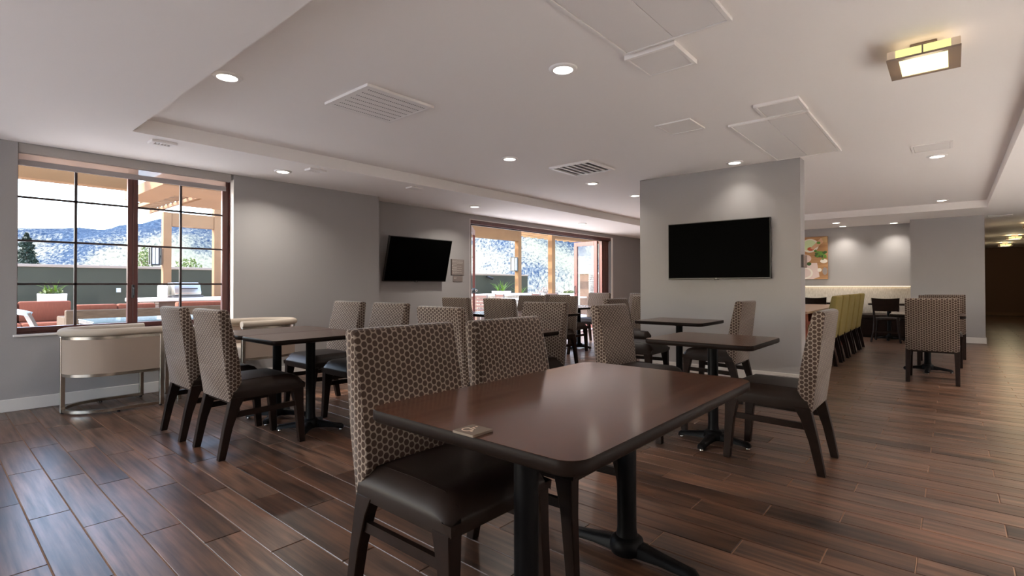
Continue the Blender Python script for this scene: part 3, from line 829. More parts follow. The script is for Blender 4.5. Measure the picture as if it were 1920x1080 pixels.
television('wall_television', 'black television tilted downwards on the side wall by the patio doorway', 1.305, 0.735, (-6.71, 5.43, 1.565), (R(14), 0, PI/2), 0.10)

sg = thing('notice_sign', 'taupe raised-letter notice plate on the wall beside the tilted television', 'sign', (XW2, 6.45, 1.477))
bm = boxes((0.0, -0.157, -0.143, 0.012, 0.157, 0.143), bev=0.001); obj('plate', bm, M['sign'], sg)
bm = boxes((0.0, -0.166, -0.145, 0.016, -0.155, 0.145)); obj('edge_strip', bm, M['sign_edge'], sg)
bm = bmesh.new()                                     # rows of tiny raised print, too small to read in the photograph
random.seed(3)
for i, z in enumerate([0.118, 0.098, 0.075, 0.048, 0.02, -0.006, -0.02, -0.045, -0.06, -0.085, -0.10, -0.122]):
    y = -0.135; end = 0.12 if i < 3 else (-0.035 if i % 2 else 0.09)
    while y < end:
        l = random.uniform(0.008, 0.026); add_box(bm, (0.0118, y, z-0.003), (0.013, min(y+l, end+0.01), z+0.003)); y += l+0.008
for z in (0.024, -0.045): add_box(bm, (0.0118, -0.142, z-0.007), (0.0135, -0.122, z+0.007))
obj('lettering', bm, M['sign_text'], sg, kind='stuff', smooth=None)
s2 = thing('exit_sign', 'small taupe plate directly below the notice plate on the side wall', 'sign', (XW2, 6.452, 1.265))
obj('plate', boxes((0, -0.12, -0.052, 0.01, 0.12, 0.052), bev=0.001), M['sign'], s2)
me = text_mesh('EXIT', 0.034); me.materials.append(M['sign_text'])
o = link('lettering', me, s2); o.location = (0.0105, -0.098, 0.0); o.rotation_euler = (PI/2, 0, PI/2)
s3 = thing('plaque', 'brown plaque on the end face of the grey column', 'sign', (-1.324, YC+0.125, 1.42))
obj('plate', boxes((0, -0.095, -0.072, 0.022, 0.095, 0.072), bev=0.001), plain('brown_plaque', srgb(122, 100, 90), 0.5), s3)
obj('edge_strip', boxes((0, -0.107, -0.074, 0.024, -0.095, 0.074)), M['sign_edge'], s3)
bm = bmesh.new()
for k in range(5): add_box(bm, (0.0218, -0.075, -0.055+k*0.014), (0.0232, -0.055+0.01*(k % 2), -0.049+k*0.014))
obj('lettering', bm, M['sign_text'], s3, kind='stuff', smooth=None)

pc = thing('canvas_picture', 'canvas print of bowls, herbs and plates above the banquette', 'picture', (-2.745, YB-0.04, 1.785))
obj('canvas', boxes((-0.50, 0, -0.51, 0.50, 0.038, 0.51), bev=0.003), wood('printed_board', srgb(150, 104, 66), srgb(196, 150, 104), 0.6, 'x'), pc)
def flat(name, outline, y, mat):
    bm = bmesh.new(); loft(bm, [[(x, y, z) for x, z in outline], [(x, y-0.0006, z) for x, z in outline]]); obj(name, bm, mat, pc, smooth=None)
def disc(cx, cz, rx, rz, n=28, a0=0, a1=360): return [(cx+rx*math.cos(R(a0+(a1-a0)*k/n)), cz+rz*math.sin(R(a0+(a1-a0)*k/n))) for k in range(n)]
PM = lambda n, c: plain('print_'+n, srgb(*c), 0.6)
white_ = PM('white', (236, 228, 216)); pink_ = PM('plate', (222, 200, 194)); green_ = PM('herb', (96, 140, 56)); dgreen_ = PM('herb_dark', (58, 92, 44)); pale_ = PM('salad', (204, 222, 176)); red_ = PM('tomato', (196, 92, 58)); skin_ = PM('hand', (214, 170, 136)); grey_ = PM('cutlery', (150, 140, 136)); sleeve_ = PM('sleeve', (196, 160, 112))
flat('printed_bowl', disc(0.13, 0.30, 0.185, 0.165), -0.0002, white_)
flat('printed_salad', disc(0.12, 0.31, 0.15, 0.13), -0.0009, pale_)
flat('printed_tomato', disc(0.15, 0.22, 0.075, 0.045), -0.0016, red_)
flat('printed_arm', [(0.14, 0.24), (0.24, 0.34), (0.36, 0.47), (0.495, 0.50), (0.495, 0.42), (0.40, 0.36), (0.30, 0.27), (0.20, 0.20)], -0.0022, skin_)
flat('printed_sleeve', [(0.37, 0.475), (0.495, 0.505), (0.495, 0.36), (0.42, 0.36)], -0.0028, sleeve_)
random.seed(11)
for k in range(26):
    cx, cz = 0.36+random.gauss(0, 0.07), 0.07+random.gauss(0, 0.085)
    cx = min(cx, 0.45)
    flat('printed_leaf', disc(cx, cz, random.uniform(0.02, 0.045), random.uniform(0.015, 0.035), 9, random.uniform(0, 60)), -0.003-0.0003*k, green_ if k % 3 else dgreen_)
flat('printed_plate', disc(0.02, -0.01, 0.14, 0.10), -0.0004, pink_)
flat('printed_jar', disc(0.11, -0.14, 0.05, 0.04), -0.001, dgreen_)
flat('printed_napkin', [(0.12, -0.12), (0.28, -0.12), (0.33, -0.45), (0.20, -0.505), (0.02, -0.505), (0.02, -0.2)], -0.0003, pink_)
flat('printed_dish', disc(0.0, -0.36, 0.19, 0.145), -0.001, white_)
flat('printed_dish', disc(0.0, -0.36, 0.15, 0.11), -0.0017, pink_)
flat('printed_garlic', disc(0.33, -0.29, 0.045, 0.045), -0.001, white_)
flat('printed_bowl', disc(0.42, -0.08, 0.075, 0.05), -0.001, white_)
flat('printed_cutlery', disc(0.44, -0.32, 0.05, 0.09), -0.001, grey_)

tg = thing('table_tag', 'square taupe tag with a wheelchair symbol on the front table corner', 'tag', (-0.968, 0.962, 0.7602))
bm = bmesh.new(); add_box(bm, (-0.038, -0.038, 0), (0.038, 0.038, 0.0068), 0.0008); obj('block', bm, M['coaster'], tg)
bm = bmesh.new()                                     # wheelchair symbol, its top towards the table's far end
zt = 0.0070
def q(u, v): return Vector((u, v, zt))
def ribbon(pts, wd):
    pts = [q(*p) for p in pts]; rings = []
    for i, p in enumerate(pts):
        d = (pts[min(i+1, len(pts)-1)]-pts[max(i-1, 0)]).normalized(); n = Vector((-d.y, d.x, 0))*wd/2
        rings.append([p-n, p+n, p+n+Vector((0, 0, 0.0005)), p-n+Vector((0, 0, 0.0005))])
    loft(bm, rings)
def S2(x, y): # symbol drawn with x to its right and y up
    return (x-0.007, y-0.001)
arc = [S2(-0.004+0.0145*math.cos(R(a)), -0.008+0.0145*math.sin(R(a))) for a in range(110, 361, 10)]
ribbon(arc, 0.0040)
ribbon([S2(-0.004, 0.018), S2(-0.003, 0.0), S2(0.010, 0.0), S2(0.016, -0.016), S2(0.021, -0.014)], 0.0038)
ribbon([S2(-0.0035, 0.010), S2(0.008, 0.010)], 0.0034)
c0 = S2(-0.004, 0.0255)
lathe(bm, [(0.0001, 0), (0.0036, 0), (0.0036, 0.0005), (0.0001, 0.0005)], (c0[0], c0[1], zt), 14)
obj('wheelchair_symbol', bm, M['tag_mark'], tg, smooth=None)

# ------------------------------------------------------------------ ceiling fittings
def downlight(x, y, zc, label, watt=None):
    t = thing('recessed_downlight', label, 'downlight', (x, y, zc), 0, 'round recessed downlights')
    bm = bmesh.new(); lathe(bm, [(0.066, -0.001), (0.066, -0.013), (0.072, -0.015), (0.090, -0.012), (0.096, -0.004), (0.096, 0.0)], seg=28)
    obj('trim_ring', bm, M['white_metal'], t, smooth=50)
    bm = bmesh.new(); lathe(bm, [(0.001, -0.0105), (0.0655, -0.0105), (0.0655, -0.002), (0.001, -0.002)], seg=24); obj('diffuser', bm, M['lamp_on'], t, smooth=None)
    L = bpy.data.lights.new('downlight_lamp', 'AREA'); L.shape = 'DISK'; L.size = 0.12; L.energy = watt or DOWN_W; L.spread = R(105) if (watt or 0) < 6 or x > 2 else R(135); L.color = (1.0, 0.94, 0.86) if x < 2 else (1.0, 0.97, 0.95)
    lo_ = bpy.data.objects.new('downlight_lamp', L); COL.objects.link(lo_); lo_.parent = t; lo_.location = (0, 0, -0.018)
for x, y, z, lab in [
    (-3.84, 1.40, T, 'round downlight at the corner of the raised ceiling near the window'),
    (-1.99, 2.84, T, 'round downlight above the front dining chairs, largest in view'),
    (-3.88, 4.46, T, 'round downlight between the big grille and the slatted return vent'),
    (-3.92, 6.32, T, 'round downlight just past the slatted return vent'),
    (-3.94, 7.66, T, 'round downlight half hidden by the grey column'),
    (-1.97, 6.37, T, 'round downlight washing the grey column above the big television'),
    (-0.125, 7.58, T, 'round downlight beside the flat grey ceiling strip'),
    (-0.134, 11.62, T, 'round downlight near the far edge of the raised ceiling'),
    (-5.925, 2.77, S, 'round downlight in the low soffit beside the window'),
    (-6.14, 6.15, S, 'round downlight in the low soffit above the wall sign'),
    (-6.10, 9.41, S, 'round downlight in the low soffit above the patio doorway'),
    (-1.905, 12.95, S, 'round downlight in the far soffit, nearer of the two over the olive chairs'),
    (-1.90, 13.80, S, 'round downlight close to the banquette wall above the picture side'),
    (-0.96, 13.80, S, 'round downlight close to the banquette wall beside the pale pillar'),
    (-3.84, -1.6, T-0.13, 'round downlight in the near soffit behind the camera, window side'),
    (-1.2, -1.6, T-0.13, 'round downlight in the near soffit behind the camera')]:
    downlight(x, y, z, lab, 1.2 if 'column above' in lab else 3.6 if 'banquette wall' in lab else (7.5 if x < -5 else (6.0 if x < -3.5 else None)))
for i, y in enumerate((-0.3, 1.5, 3.3, 5.1, 6.9, 8.7, 10.5)):      # unseen fill lamps, added to bounce light up to the ceiling
    downlight(2.35, y, S, 'added fill downlight %s in the unseen aisle beyond the right picture edge' % ('first', 'second', 'third', 'fourth', 'fifth', 'sixth', 'seventh')[i], AISLE_FILL_W)

def grille(name, label, x0, x1, y0, y1, z, n, along, dark, perf=False):
    t = thing(name, label, 'vent', ((x0+x1)/2, (y0+y1)/2, z), 0)
    w_, d_ = (x1-x0)/2, (y1-y0)/2; f = 0.035
    obj('frame', boxes((-w_, -d_, -0.022, w_, -d_+f, 0), (-w_, d_-f, -0.022, w_, d_, 0), (-w_, -d_+f, -0.022, -w_+f, d_-f, 0), (w_-f, -d_+f, -0.022, w_, d_-f, 0), bev=0.002), M['white_metal'], t)
    if perf:
        obj('face_plate', boxes((-w_+f, -d_+f, -0.020, w_-f, d_-f, -0.012)), M['white_metal'], t, smooth=None)
        bm = bmesh.new()
        for i in range(n):
            x = -w_+f+0.03+(2*w_-2*f-0.06)*i/(n-1)
            for k in range(30):
                y = -d_+f+0.02+(2*d_-2*f-0.04)*k/29
                add_box(bm, (x-0.006, y-0.004, -0.0206), (x+0.006, y+0.004, -0.0195))
        obj('perforation', bm, M['vent_dark'], t, kind='stuff', smooth=None)
    else:
        obj('backing', boxes((-w_+f, -d_+f, -0.004, w_-f, d_-f, 0)), dark, t, smooth=None)
        for i in range(n):
            u = (i+1)/(n+1)
            if along == 'x': y = -d_+f+(2*d_-2*f)*u; b = (-w_+f, y-0.006, -0.018, w_-f, y+0.006, -0.006)
            else: x = -w_+f+(2*w_-2*f)*u; b = (x-0.006, -d_+f, -0.018, x+0.006, d_-f, -0.006)
            obj('slat', boxes(b), M['white_metal'], t, smooth=None)
grille('ceiling_grille', 'large white perforated air grille in the raised ceiling', -3.80, -3.20, 2.11, 2.74, T, 7, 'y', None, True)
grille('return_vent', 'square slatted return vent near the patio doorway', -3.80, -3.22, 5.11, 5.73, T, 5, 'y', M['vent_dark'])
for y, lab in ((1.475, 'small slotted vent in the soffit above the window'), (2.985, 'small slotted vent in the soffit beyond the soffit downlight'), (4.42, 'small slotted vent in the soffit where the wall steps back')):
    grille('slot_vent', lab, -5.64, -5.50, y-0.10, y+0.10, S, 4, 'x', M['vent_dark'])
def access_panel(name, label, x0, x1, y0, y1, z, doors, depth=0.02, mat=None):
    t = thing(name, label, 'access panel', ((x0+x1)/2, (y0+y1)/2, z)); w_, d_ = (x1-x0)/2, (y1-y0)/2; f = 0.022
    obj('frame', boxes((-w_, -d_, -depth, w_, -d_+f, 0), (-w_, d_-f, -depth, w_, d_, 0), (-w_, -d_+f, -depth, -w_+f, d_-f, 0), (w_-f, -d_+f, -depth, w_, d_-f, 0), bev=0.0015), M['white_metal'], t)
    a = -w_+f
    for k in range(doors):
        b = a+(2*w_-2*f)/doors
        obj('door', boxes((a+0.002, -d_+f+0.002, -depth+0.004, b-0.002, d_-f-0.002, -0.002), bev=0.001), mat or M['panel_gloss'], t); a = b
access_panel('access_hatch', 'glossy double access panel cut off by the top of the picture', -1.555, -0.905, 0.95+0.3, 2.905, T, 2)
access_panel('access_hatch', 'glossy double access panel ending above the grey column', -1.555, -0.905, 4.845, 6.54, T, 2)
access_panel('access_hatch', 'small square hatch adjoining the cut-off double panel', -1.585, -1.25, 2.94, 3.30, T, 1, 0.03)
access_panel('access_hatch', 'small square hatch adjoining the double panel above the column', -1.228, -0.895, 4.44, 4.80, T, 1, 0.024)
access_panel('access_hatch', 'flush square hatch alone between column and slatted vent', -2.07, -1.74, 4.41, 4.78, T, 1, 0.012, M['white_metal'])
access_panel('access_hatch', 'flat rectangular hatch on the open floor side of the raised ceiling', -0.33, 0.012, 6.86, 7.215, T, 1, 0.012, M['white_metal'])
access_panel('access_hatch', 'narrow slot hatch at the start of the dark hall', 0.53, 0.88, 13.62, 13.85, S, 1, 0.012, M['white_metal'])

def ceiling_lamp(x, y, zc, label, power):
    t = thing('ceiling_lamp', label, 'ceiling lamp', (x, y, zc), 0, 'square bronze and glass ceiling lamps')
    hw, hd = 0.172, 0.19; zb, zt_ = -0.12, -0.062
    bm = bmesh.new(); add_box(bm, (-0.065, -0.065, -0.035), (0.065, 0.065, 0), 0.004); obj('canopy', bm, M['bronze'], t)
    fr = 0.058
    obj('frame', boxes((-hw, -hd, zb, hw, -hd+0.034, zb+0.012), (-hw, hd-0.034, zb, hw, hd, zb+0.012), (-hw, -hd+0.034, zb, -hw+fr, hd-0.034, zb+0.012), (hw-fr, -hd+0.034, zb, hw, hd-0.034, zb+0.012)), M['bronze'], t, smooth=None)
    obj('diffuser', boxes((-hw+fr, -hd+0.034, zb+0.004, hw-fr, hd-0.034, zb+0.008)), M['lamp_core'], t, smooth=None)
    for s in (-1, 1):
        gl = obj('glass_side', boxes((-hw+0.045, s*(hd-0.008)-0.004, zb+0.012, hw-0.045, s*(hd-0.008)+0.004, zt_)), M['lamp_glass'], t, smooth=None)
        for e in (-1, 1): obj('end_glass', boxes((e*(hw-0.004), s*(hd-0.008)-0.004, zb+0.012, e*(hw-0.044), s*(hd-0.008)+0.004, zt_)), M['lamp_frost'], t, smooth=None)
        obj('post', boxes((-0.004, s*(hd+0.002)-0.004, zb+0.010, 0.004, s*(hd+0.002)+0.004, zt_)), M['bronze'], t, smooth=None)
        obj('end_glass', boxes((s*(hw-0.006)-0.004, -hd+0.02, zb+0.012, s*(hw-0.006)+0.004, hd-0.02, zt_)), M['lamp_frost'], t, smooth=None)
    obj('stem', boxes((-0.012, -0.012, zt_-0.002, 0.012, 0.012, -0.034)), M['bronze'], t, smooth=None)
    obj('top_plate', boxes((-hw+0.01, -hd+0.016, zt_-0.004, hw-0.01, hd-0.016, zt_)), M['lamp_frost'], t, smooth=None)
    L = bpy.data.lights.new('ceiling_bulb', 'POINT'); L.energy = power; L.shadow_soft_size = 0.10; L.color = (1.0, 0.83, 0.52)
    lo_ = bpy.data.objects.new('ceiling_bulb', L); COL.objects.link(lo_); lo_.parent = t; lo_.location = (0, 0, -0.145)
    L2 = bpy.data.lights.new('uplight_bulb', 'AREA'); L2.shape = 'RECTANGLE'; L2.size = 0.26; L2.size_y = 0.30; L2.energy = power*0.07; L2.color = (1.0, 0.83, 0.52)
    lo2 = bpy.data.objects.new('uplight_bulb', L2); COL.objects.link(lo2); lo2.parent = t; lo2.location = (0, 0, zt_+0.004); lo2.rotation_euler = (PI, 0, 0)
ceiling_lamp(-0.124, 4.015, T, 'square bronze lamp with glowing yellow glass over the open floor', SPILL_W)
ceiling_lamp(1.28, 19.4, S, 'greenish-yellow lamp in the dark hall, second one along', SPILL_W*7)
ceiling_lamp(1.28, 22.7, S, 'greenish-yellow lamp deepest in the dark hall', SPILL_W*7)
ceiling_lamp(1.34, 15.7, S, 'lamp at the mouth of the hall, cut off by the picture edge', SPILL_W*7)

exec_outdoor = True
# ------------------------------------------------------------------ patio outside
ZG = -0.03
struct('ground_patio', boxes((-15.2, -12, -0.3, -7.05, 30, ZG)), M['paving'])
struct('ground_forecourt', boxes((XR+0.15, Y0-0.2, -0.3, 25, 30, ZG), (-7.05, -30, -0.3, 25, Y0-0.2, ZG), (-40, -30, -0.3, -7.05, -12, ZG)), M['bounce_ground'])  # unseen ground, made pale to bounce daylight indoors
pw = struct('wall_patio', boxes((-15.25, -8, ZG, -15.0, 18.5, 1.56)), M['patio_wall'])
obj('cap', boxes((-15.28, -8, 1.56, -14.97, 18.53, 1.625), bev=0.01), M['cap'], pw)
struct('roof_sun_block', boxes((-8.45, -1.7, 2.98, -7.55, 5.0, 3.08)), M['stucco_tan'])  # unseen slab, sized to keep most direct sun off the window

pg = thing('pergola', 'tan stucco patio pergola of posts, beams and a slatted roof', 'pergola', (-13.5, 10, 0))
def pbox(name, b, mat='stucco', bev=0.006):
    return obj(name, boxes((b[0]+13.5, b[1]-10, b[2], b[3]+13.5, b[4]-10, b[5]), bev=bev), M[mat], pg)
pbox('post', (-13.66, 3.60, ZG, -13.50, 3.76, 2.82), 'stucco_tan')
pbox('post', (-13.66, 4.65, ZG, -13.50, 4.83, 3.05), 'stucco_tan')
pbox('post', (-13.70, 16.05, ZG, -13.50, 16.25, 3.40))
pbox('post', (-13.73, 18.37, ZG, -13.50, 18.62, 3.42))
pbox('post', (-13.73, 25.6, ZG, -13.50, 25.8, 3.42))
pbox('post', (-13.73, 11.0, ZG, -13.50, 11.2, 3.40))
pbox('beam', (-13.645, 3.765, 2.51, -13.515, 4.645, 2.82), 'stucco_tan')
pbox('beam', (-9.60, -2.0, 2.60, -9.40, 2.12, 2.98), 'stucco')
for b_ in ((-10.65, 2.27, 2.60, -8.55, 2.68, 2.76), (-10.65, 3.09, 2.60, -8.55, 5.6, 2.76), (-9.50, 2.68, 2.60, -8.55, 3.09, 2.76)): pbox('canopy_panel', b_, 'stucco_tan', 0)
pbox('beam', (-13.70, 8.0, 2.95, -13.50, 16.05, 3.39))
pbox('beam', (-13.73, 18.62, 3.24, -13.50, 25.6, 3.40))
for y in (2.70, 3.07): pbox('rail', (-12.4, y-0.02, 2.62, -9.5, y+0.02, 2.68), 'stucco_tan', 0.003)
for k in range(11): pbox('slat', (-12.3+k*0.27-0.03, 2.68, 2.68, -12.3+k*0.27+0.03, 3.09, 2.73), 'stucco_tan', 0.003)
for k in range(22): pbox('slat', (-15.6, 11.2+k*0.55, 3.44, -9.5, 11.2+k*0.55+0.16, 3.58), 'stucco', 0.003)

def lantern(x, y, z, h, wd, label):
    t = thing('wall_lantern', label, 'lantern', (x, y, z), 0, 'black framed lanterns on the pergola posts')
    bm = bmesh.new(); add_box(bm, (-wd/2+0.012, -wd/2+0.012, -h/2+0.02), (wd/2-0.012, wd/2-0.012, h/2-0.02)); obj('glass', bm, M['lantern_glass'], t, smooth=None)
    bm = bmesh.new()
    for a in (-1, 1):
        for b in (-1, 1): add_box(bm, (a*wd/2-0.014, b*wd/2-0.014, -h/2), (a*wd/2+0.014, b*wd/2+0.014, h/2))
    add_box(bm, (-wd/2-0.012, -wd/2-0.012, h/2-0.02), (wd/2+0.012, wd/2+0.012, h/2+0.012)); add_box(bm, (-wd/2-0.012, -wd/2-0.012, -h/2-0.012), (wd/2+0.012, wd/2+0.012, -h/2+0.02))
    add_box(bm, (-0.006, -wd/2-0.006, -h/2), (0.006, -wd/2+0.004, h/2)); add_box(bm, (wd/2-0.004, -0.006, -h/2), (wd/2+0.006, 0.006, h/2))
    obj('frame', bm, M['black'], t, smooth=None)
    bm = bmesh.new(); add_box(bm, (-0.02, wd/2, -0.02), (0.02, wd/2+0.05, 0.02)); add_box(bm, (-0.05, wd/2+0.04, -h/2), (0.05, wd/2+0.055, h/2)); obj('wall_bracket', bm, M['black'], t, smooth=None)
lantern(-13.56, 3.445, 1.815, 0.40, 0.15, 'black lantern with white glass on the pergola post behind the window')
lantern(-13.60, 15.90, 2.0, 0.55, 0.19, 'black lantern with white glass on the pergola post behind the doorway')
wb = thing('outlet_box', 'small grey outlet box on the olive patio wall', 'outlet', (-14.99, 3.088, 1.045))
obj('box', boxes((-0.01, -0.04, -0.05, 0.05, 0.04, 0.05), bev=0.004), plain('grey_box', srgb(196, 192, 184), 0.5), wb)
obj('cover', boxes((0.05, -0.02, -0.03, 0.055, 0.02, 0.03)), M['white_metal'], wb)
sp_ = thing('wall_spotlight', 'small dark spotlight high on the patio wall seen through the doorway', 'spotlight', (-14.99, 15.77, 1.50))
obj('bracket', boxes((-0.01, -0.05, -0.03, 0.10, 0.05, 0.03), bev=0.004), M['black'], sp_)
bm = bmesh.new(); tube(bm, [(0.10, -0.10, 0.0), (0.16, 0.02, -0.05), (0.2, 0.12, -0.09)], [0.035, 0.05, 0.06], 8); obj('head', bm, M['black'], sp_)

def leaf_blades(bm, c, n, L, wd, spread):
    for k in range(n):
        a = random.uniform(0, 2*PI); tl = random.uniform(0.25, spread); l = L*random.uniform(0.6, 1.1)
        d = Vector((math.cos(a), math.sin(a), 0)); rings = []
        for j in range(6):
            u = j/5; p = Vector(c)+d*(l*tl*u+0.25*l*u*u*tl)+Vector((0, 0, l*(u-0.38*u*u*tl)))
            sdd = Vector((-d.y, d.x, 0))*wd*(1-u)*0.5+Vector((0.0006, 0.0006, 0)); th = Vector((0, 0, 0.004))
            rings.append([p-sdd, p+sdd, p+sdd+th, p-sdd+th])
        loft(bm, rings)
def leaf_cloud(bm, c, rad, n, s):
    for k in range(n):
        while True:
            p = Vector((random.uniform(-1, 1), random.uniform(-1, 1), random.uniform(-1, 1)))
            if p.length < 1: break
        p = p*(0.6+0.4*random.random())
        p = Vector((c[0]+p.x*rad[0], c[1]+p.y*rad[1], c[2]+p.z*rad[2]))
        u = Vector((random.gauss(0, 1), random.gauss(0, 1), random.gauss(0, 1))).normalized(); v = u.orthogonal().normalized()
        z = random.uniform(0.5, 1.2)*s
        vs = [bm.verts.new(p+q_) for q_ in (-u*z, v*z*0.4, u*z, -v*z*0.4)]
        bm.faces.new(vs)
def planter(x0, x1, y0, y1, z1, label, blades, low):
    t = thing('planter', label, 'planter', ((x0+x1)/2, (y0+y1)/2, ZG), 0); w_, d_ = (x1-x0)/2, (y1-y0)/2; h = z1-ZG
    bm = bmesh.new()
    def ring(o, z): return [(-w_+o, -d_+o, z), (w_-o, -d_+o, z), (w_-o, d_-o, z), (-w_+o, d_-o, z)]
    loft(bm, [ring(0.04, 0), ring(0, h), ring(0.03, h), ring(0.05, h-0.06)]); obj('pot', bm, M['white_pot'], t)
    obj('soil', boxes((-w_+0.03, -d_+0.03, h-0.08, w_-0.03, d_-0.03, h-0.03)), M['soil'], t, smooth=None)
    bm = bmesh.new()
    for k in range(blades[0]): leaf_blades(bm, (random.uniform(-w_, w_)*0.5, random.uniform(-d_, d_)*0.7, h-0.04), blades[1], blades[2], 0.05, 0.9)
    obj('blades', bm, M['leaf'], t, kind='stuff')
    if low:
        bm = bmesh.new(); leaf_cloud(bm, (0, 0, h+0.02), (w_*0.9, d_*1.05, 0.10), 160, 0.05); obj('foliage', bm, M['leaf_pale'], t, kind='stuff', smooth=None)
random.seed(5)
planter(-13.95, -13.55, 1.55, 1.96, 0.992, 'white planter with spiky leaves behind the orange sofa', (3, 4, 0.34), True)
planter(-14.3, -13.9, 15.30, 16.05, 0.905, 'white planter with upright spiky leaves against the patio wall', (4, 6, 0.55), False)
planter(-13.2, -12.8, 18.5, 19.5, 0.78, 'white planter with low bright bush beside the folded door', (2, 4, 0.2), True)
planter(-14.4, -14.0, 16.65, 17.15, 0.75, 'low pot with a bright green tuft behind the pergola post', (4, 7, 0.42), False)

def sofa(x, y0, y1, face, label, back_h, cush_h, depth=0.85):
    """face=+1 looks towards +X, -1 towards -X; x is the back plane"""
    t = thing('patio_sofa', label, 'sofa', (x, (y0+y1)/2, ZG), 0); L = (y1-y0)/2; s = face
    obj('base', boxes((0, -L, 0.04, s*depth, L, 0.34), bev=0.01), M['wicker'], t)
    obj('back_frame', boxes((0, -L, 0.34, s*0.14, L, back_h), bev=0.012), M['wicker'], t)
    for e in (-1, 1): obj('armrest', boxes((s*0.14, e*L, 0.34, s*depth, e*(L-0.14), back_h-0.12), bev=0.012), M['wicker'], t)
    n = max(1, round((y1-y0-0.28)/0.75)); wd = (2*L-0.28)/n
    for k in range(n):
        a = -L+0.14+k*wd
        bm = bmesh.new(); add_box(bm, (s*0.14, a+0.006, 0.34), (s*depth, a+wd-0.006, 0.50), 0.03, 2); obj('seat_cushion', bm, M['orange_fabric'], t)
        bm = bmesh.new(); add_box(bm, (s*0.13, a+0.006, 0.50), (s*0.32, a+wd-0.006, cush_h), 0.03, 2); obj('back_cushion', bm, M['orange_fabric'], t)
sofa(-13.55, -0.45, 2.12, 1, 'long orange-cushioned patio sofa facing the window', 0.66, 0.885)
sofa(-11.0, 1.575, 3.0, -1, 'wicker-backed patio sofa with its back to the window, nearer the planter', 0.775, 0.86)
sofa(-11.0, 3.06, 4.3, -1, 'wicker-backed patio sofa with its back to the window, in front of the grill', 0.79, 0.87)
cf = thing('coffee_table', 'low white patio table between the facing sofas', 'table', (-12.28, 1.45, ZG))
obj('tabletop', boxes((-0.34, -0.5, 0.40, 0.34, 0.5, 0.44), bev=0.005), M['white_pot'], cf)
for a in (-1, 1):
    for b in (-1, 1): obj('leg', boxes((a*0.29-0.03, b*0.45-0.03, 0, a*0.29+0.03, b*0.45+0.03, 0.40)), M['white_pot'], cf, smooth=None)
gt = thing('glass_table', 'patio table with a pale blue glass top just outside the window', 'table', (-8.15, 2.0, ZG))
obj('tabletop', boxes((-0.45, -0.65, 0.735, 0.45, 0.65, 0.75), bev=0.003), plain('frosted_blue_glass', srgb(120, 148, 158), 0.1), gt)
obj('frame', boxes((-0.45, -0.65, 0.70, 0.45, -0.61, 0.735), (-0.45, 0.61, 0.70, 0.45, 0.65, 0.735), (-0.45, -0.65, 0.70, -0.41, 0.65, 0.735), (0.41, -0.65, 0.70, 0.45, 0.65, 0.735)), M['sling'], gt, smooth=None)
for a in (-1, 1):
    for b in (-1, 1): obj('leg', boxes((a*0.42-0.02, b*0.62-0.02, 0, a*0.42+0.02, b*0.62+0.02, 0.70)), M['sling'], gt, smooth=None)
sl = thing('sling_lounger', 'grey sling patio chair with a headrest outside the window', 'lounge chair', (-8.5, 0.98, ZG))
bm = bmesh.new()
def slab(bm, a, b, wd, th):
    a, b = Vector(a), Vector(b); d = (b-a).normalized(); n = Vector((0, -d.z, d.y))*th/2
    loft(bm, [[a-n+Vector((-wd/2, 0, 0)), a-n+Vector((wd/2, 0, 0)), a+n+Vector((wd/2, 0, 0)), a+n+Vector((-wd/2, 0, 0))], [b-n+Vector((-wd/2, 0, 0)), b-n+Vector((wd/2, 0, 0)), b+n+Vector((wd/2, 0, 0)), b+n+Vector((-wd/2, 0, 0))]])
slab(bm, (0, 0.06, 0.40), (0, -0.13, 0.86), 0.50, 0.03); obj('backrest', bm, M['sling'], sl)
bm = bmesh.new(); slab(bm, (0, 0.06, 0.40), (0, 0.30, 0.42), 0.50, 0.03); obj('seat', bm, M['sling'], sl)
bm = bmesh.new(); slab(bm, (0, -0.10, 0.84), (0, -0.20, 0.87), 0.40, 0.06); obj('headrest', bm, plain('pale_blue_pad', srgb(186, 206, 216), 0.6), sl)
for a in (-1, 1):
    for y in (0.04, 0.26):
        bm = bmesh.new(); tube(bm, [(a*0.25, y+0.05, 0.0), (a*0.25, y, 0.41)], 0.016); obj('leg', bm, M['steel'], sl)

# stone faced barbecue island and grill
def stone_block(parent, x0, x1, y0, y1, z0, z1, seed):
    rnd = random.Random(seed)
    z = z0; shared_ = []
    while z < z1-0.02:
        h = min(rnd.uniform(0.06, 0.11), z1-z); y = y0
        while y < y1-0.01:
            l = min(rnd.uniform(0.12, 0.34), y1-y)
            o_ = rnd.uniform(0, 0.02)
            obj('stone', boxes((x0, y+0.004, z+0.004, x1+o_, y+l-0.004, z+h-0.004), bev=0.006), M['stone'], parent, smooth=None); y += l
        z += h
gi = thing('barbecue_island', 'stone-ended barbecue counter with taupe panels along the patio wall', 'counter', (-12.4, 4.3, ZG))
obj('body', boxes((-0.35, -1.45, 0, 0.30, 2.2, 0.86)), M['board'], gi, smooth=None)
obj('countertop', boxes((-0.42, -1.55, 0.86, 0.36, 2.3, 0.93), bev=0.008), M['stone_cap'], gi)
stone_block(gi, 0.28, 0.33, -1.47, -1.15, 0.45, 0.86, 1)
stone_block(gi, 0.28, 0.33, 0.10, 0.55, 0.45, 0.86, 2)
gr = thing('barbecue_grill', 'stainless barbecue grill with a rounded hood on the stone counter', 'grill', (-12.4, 3.72, 0.90))
bm = bmesh.new(); prism(bm, [(-0.25, 0.04), (0.22, 0.04), (0.24, 0.10), (0.18, 0.26), (0.05, 0.315), (-0.25, 0.31)], 'y', -0.27, 0.22, 0.008); obj('hood', bm, M['steel'], gr)
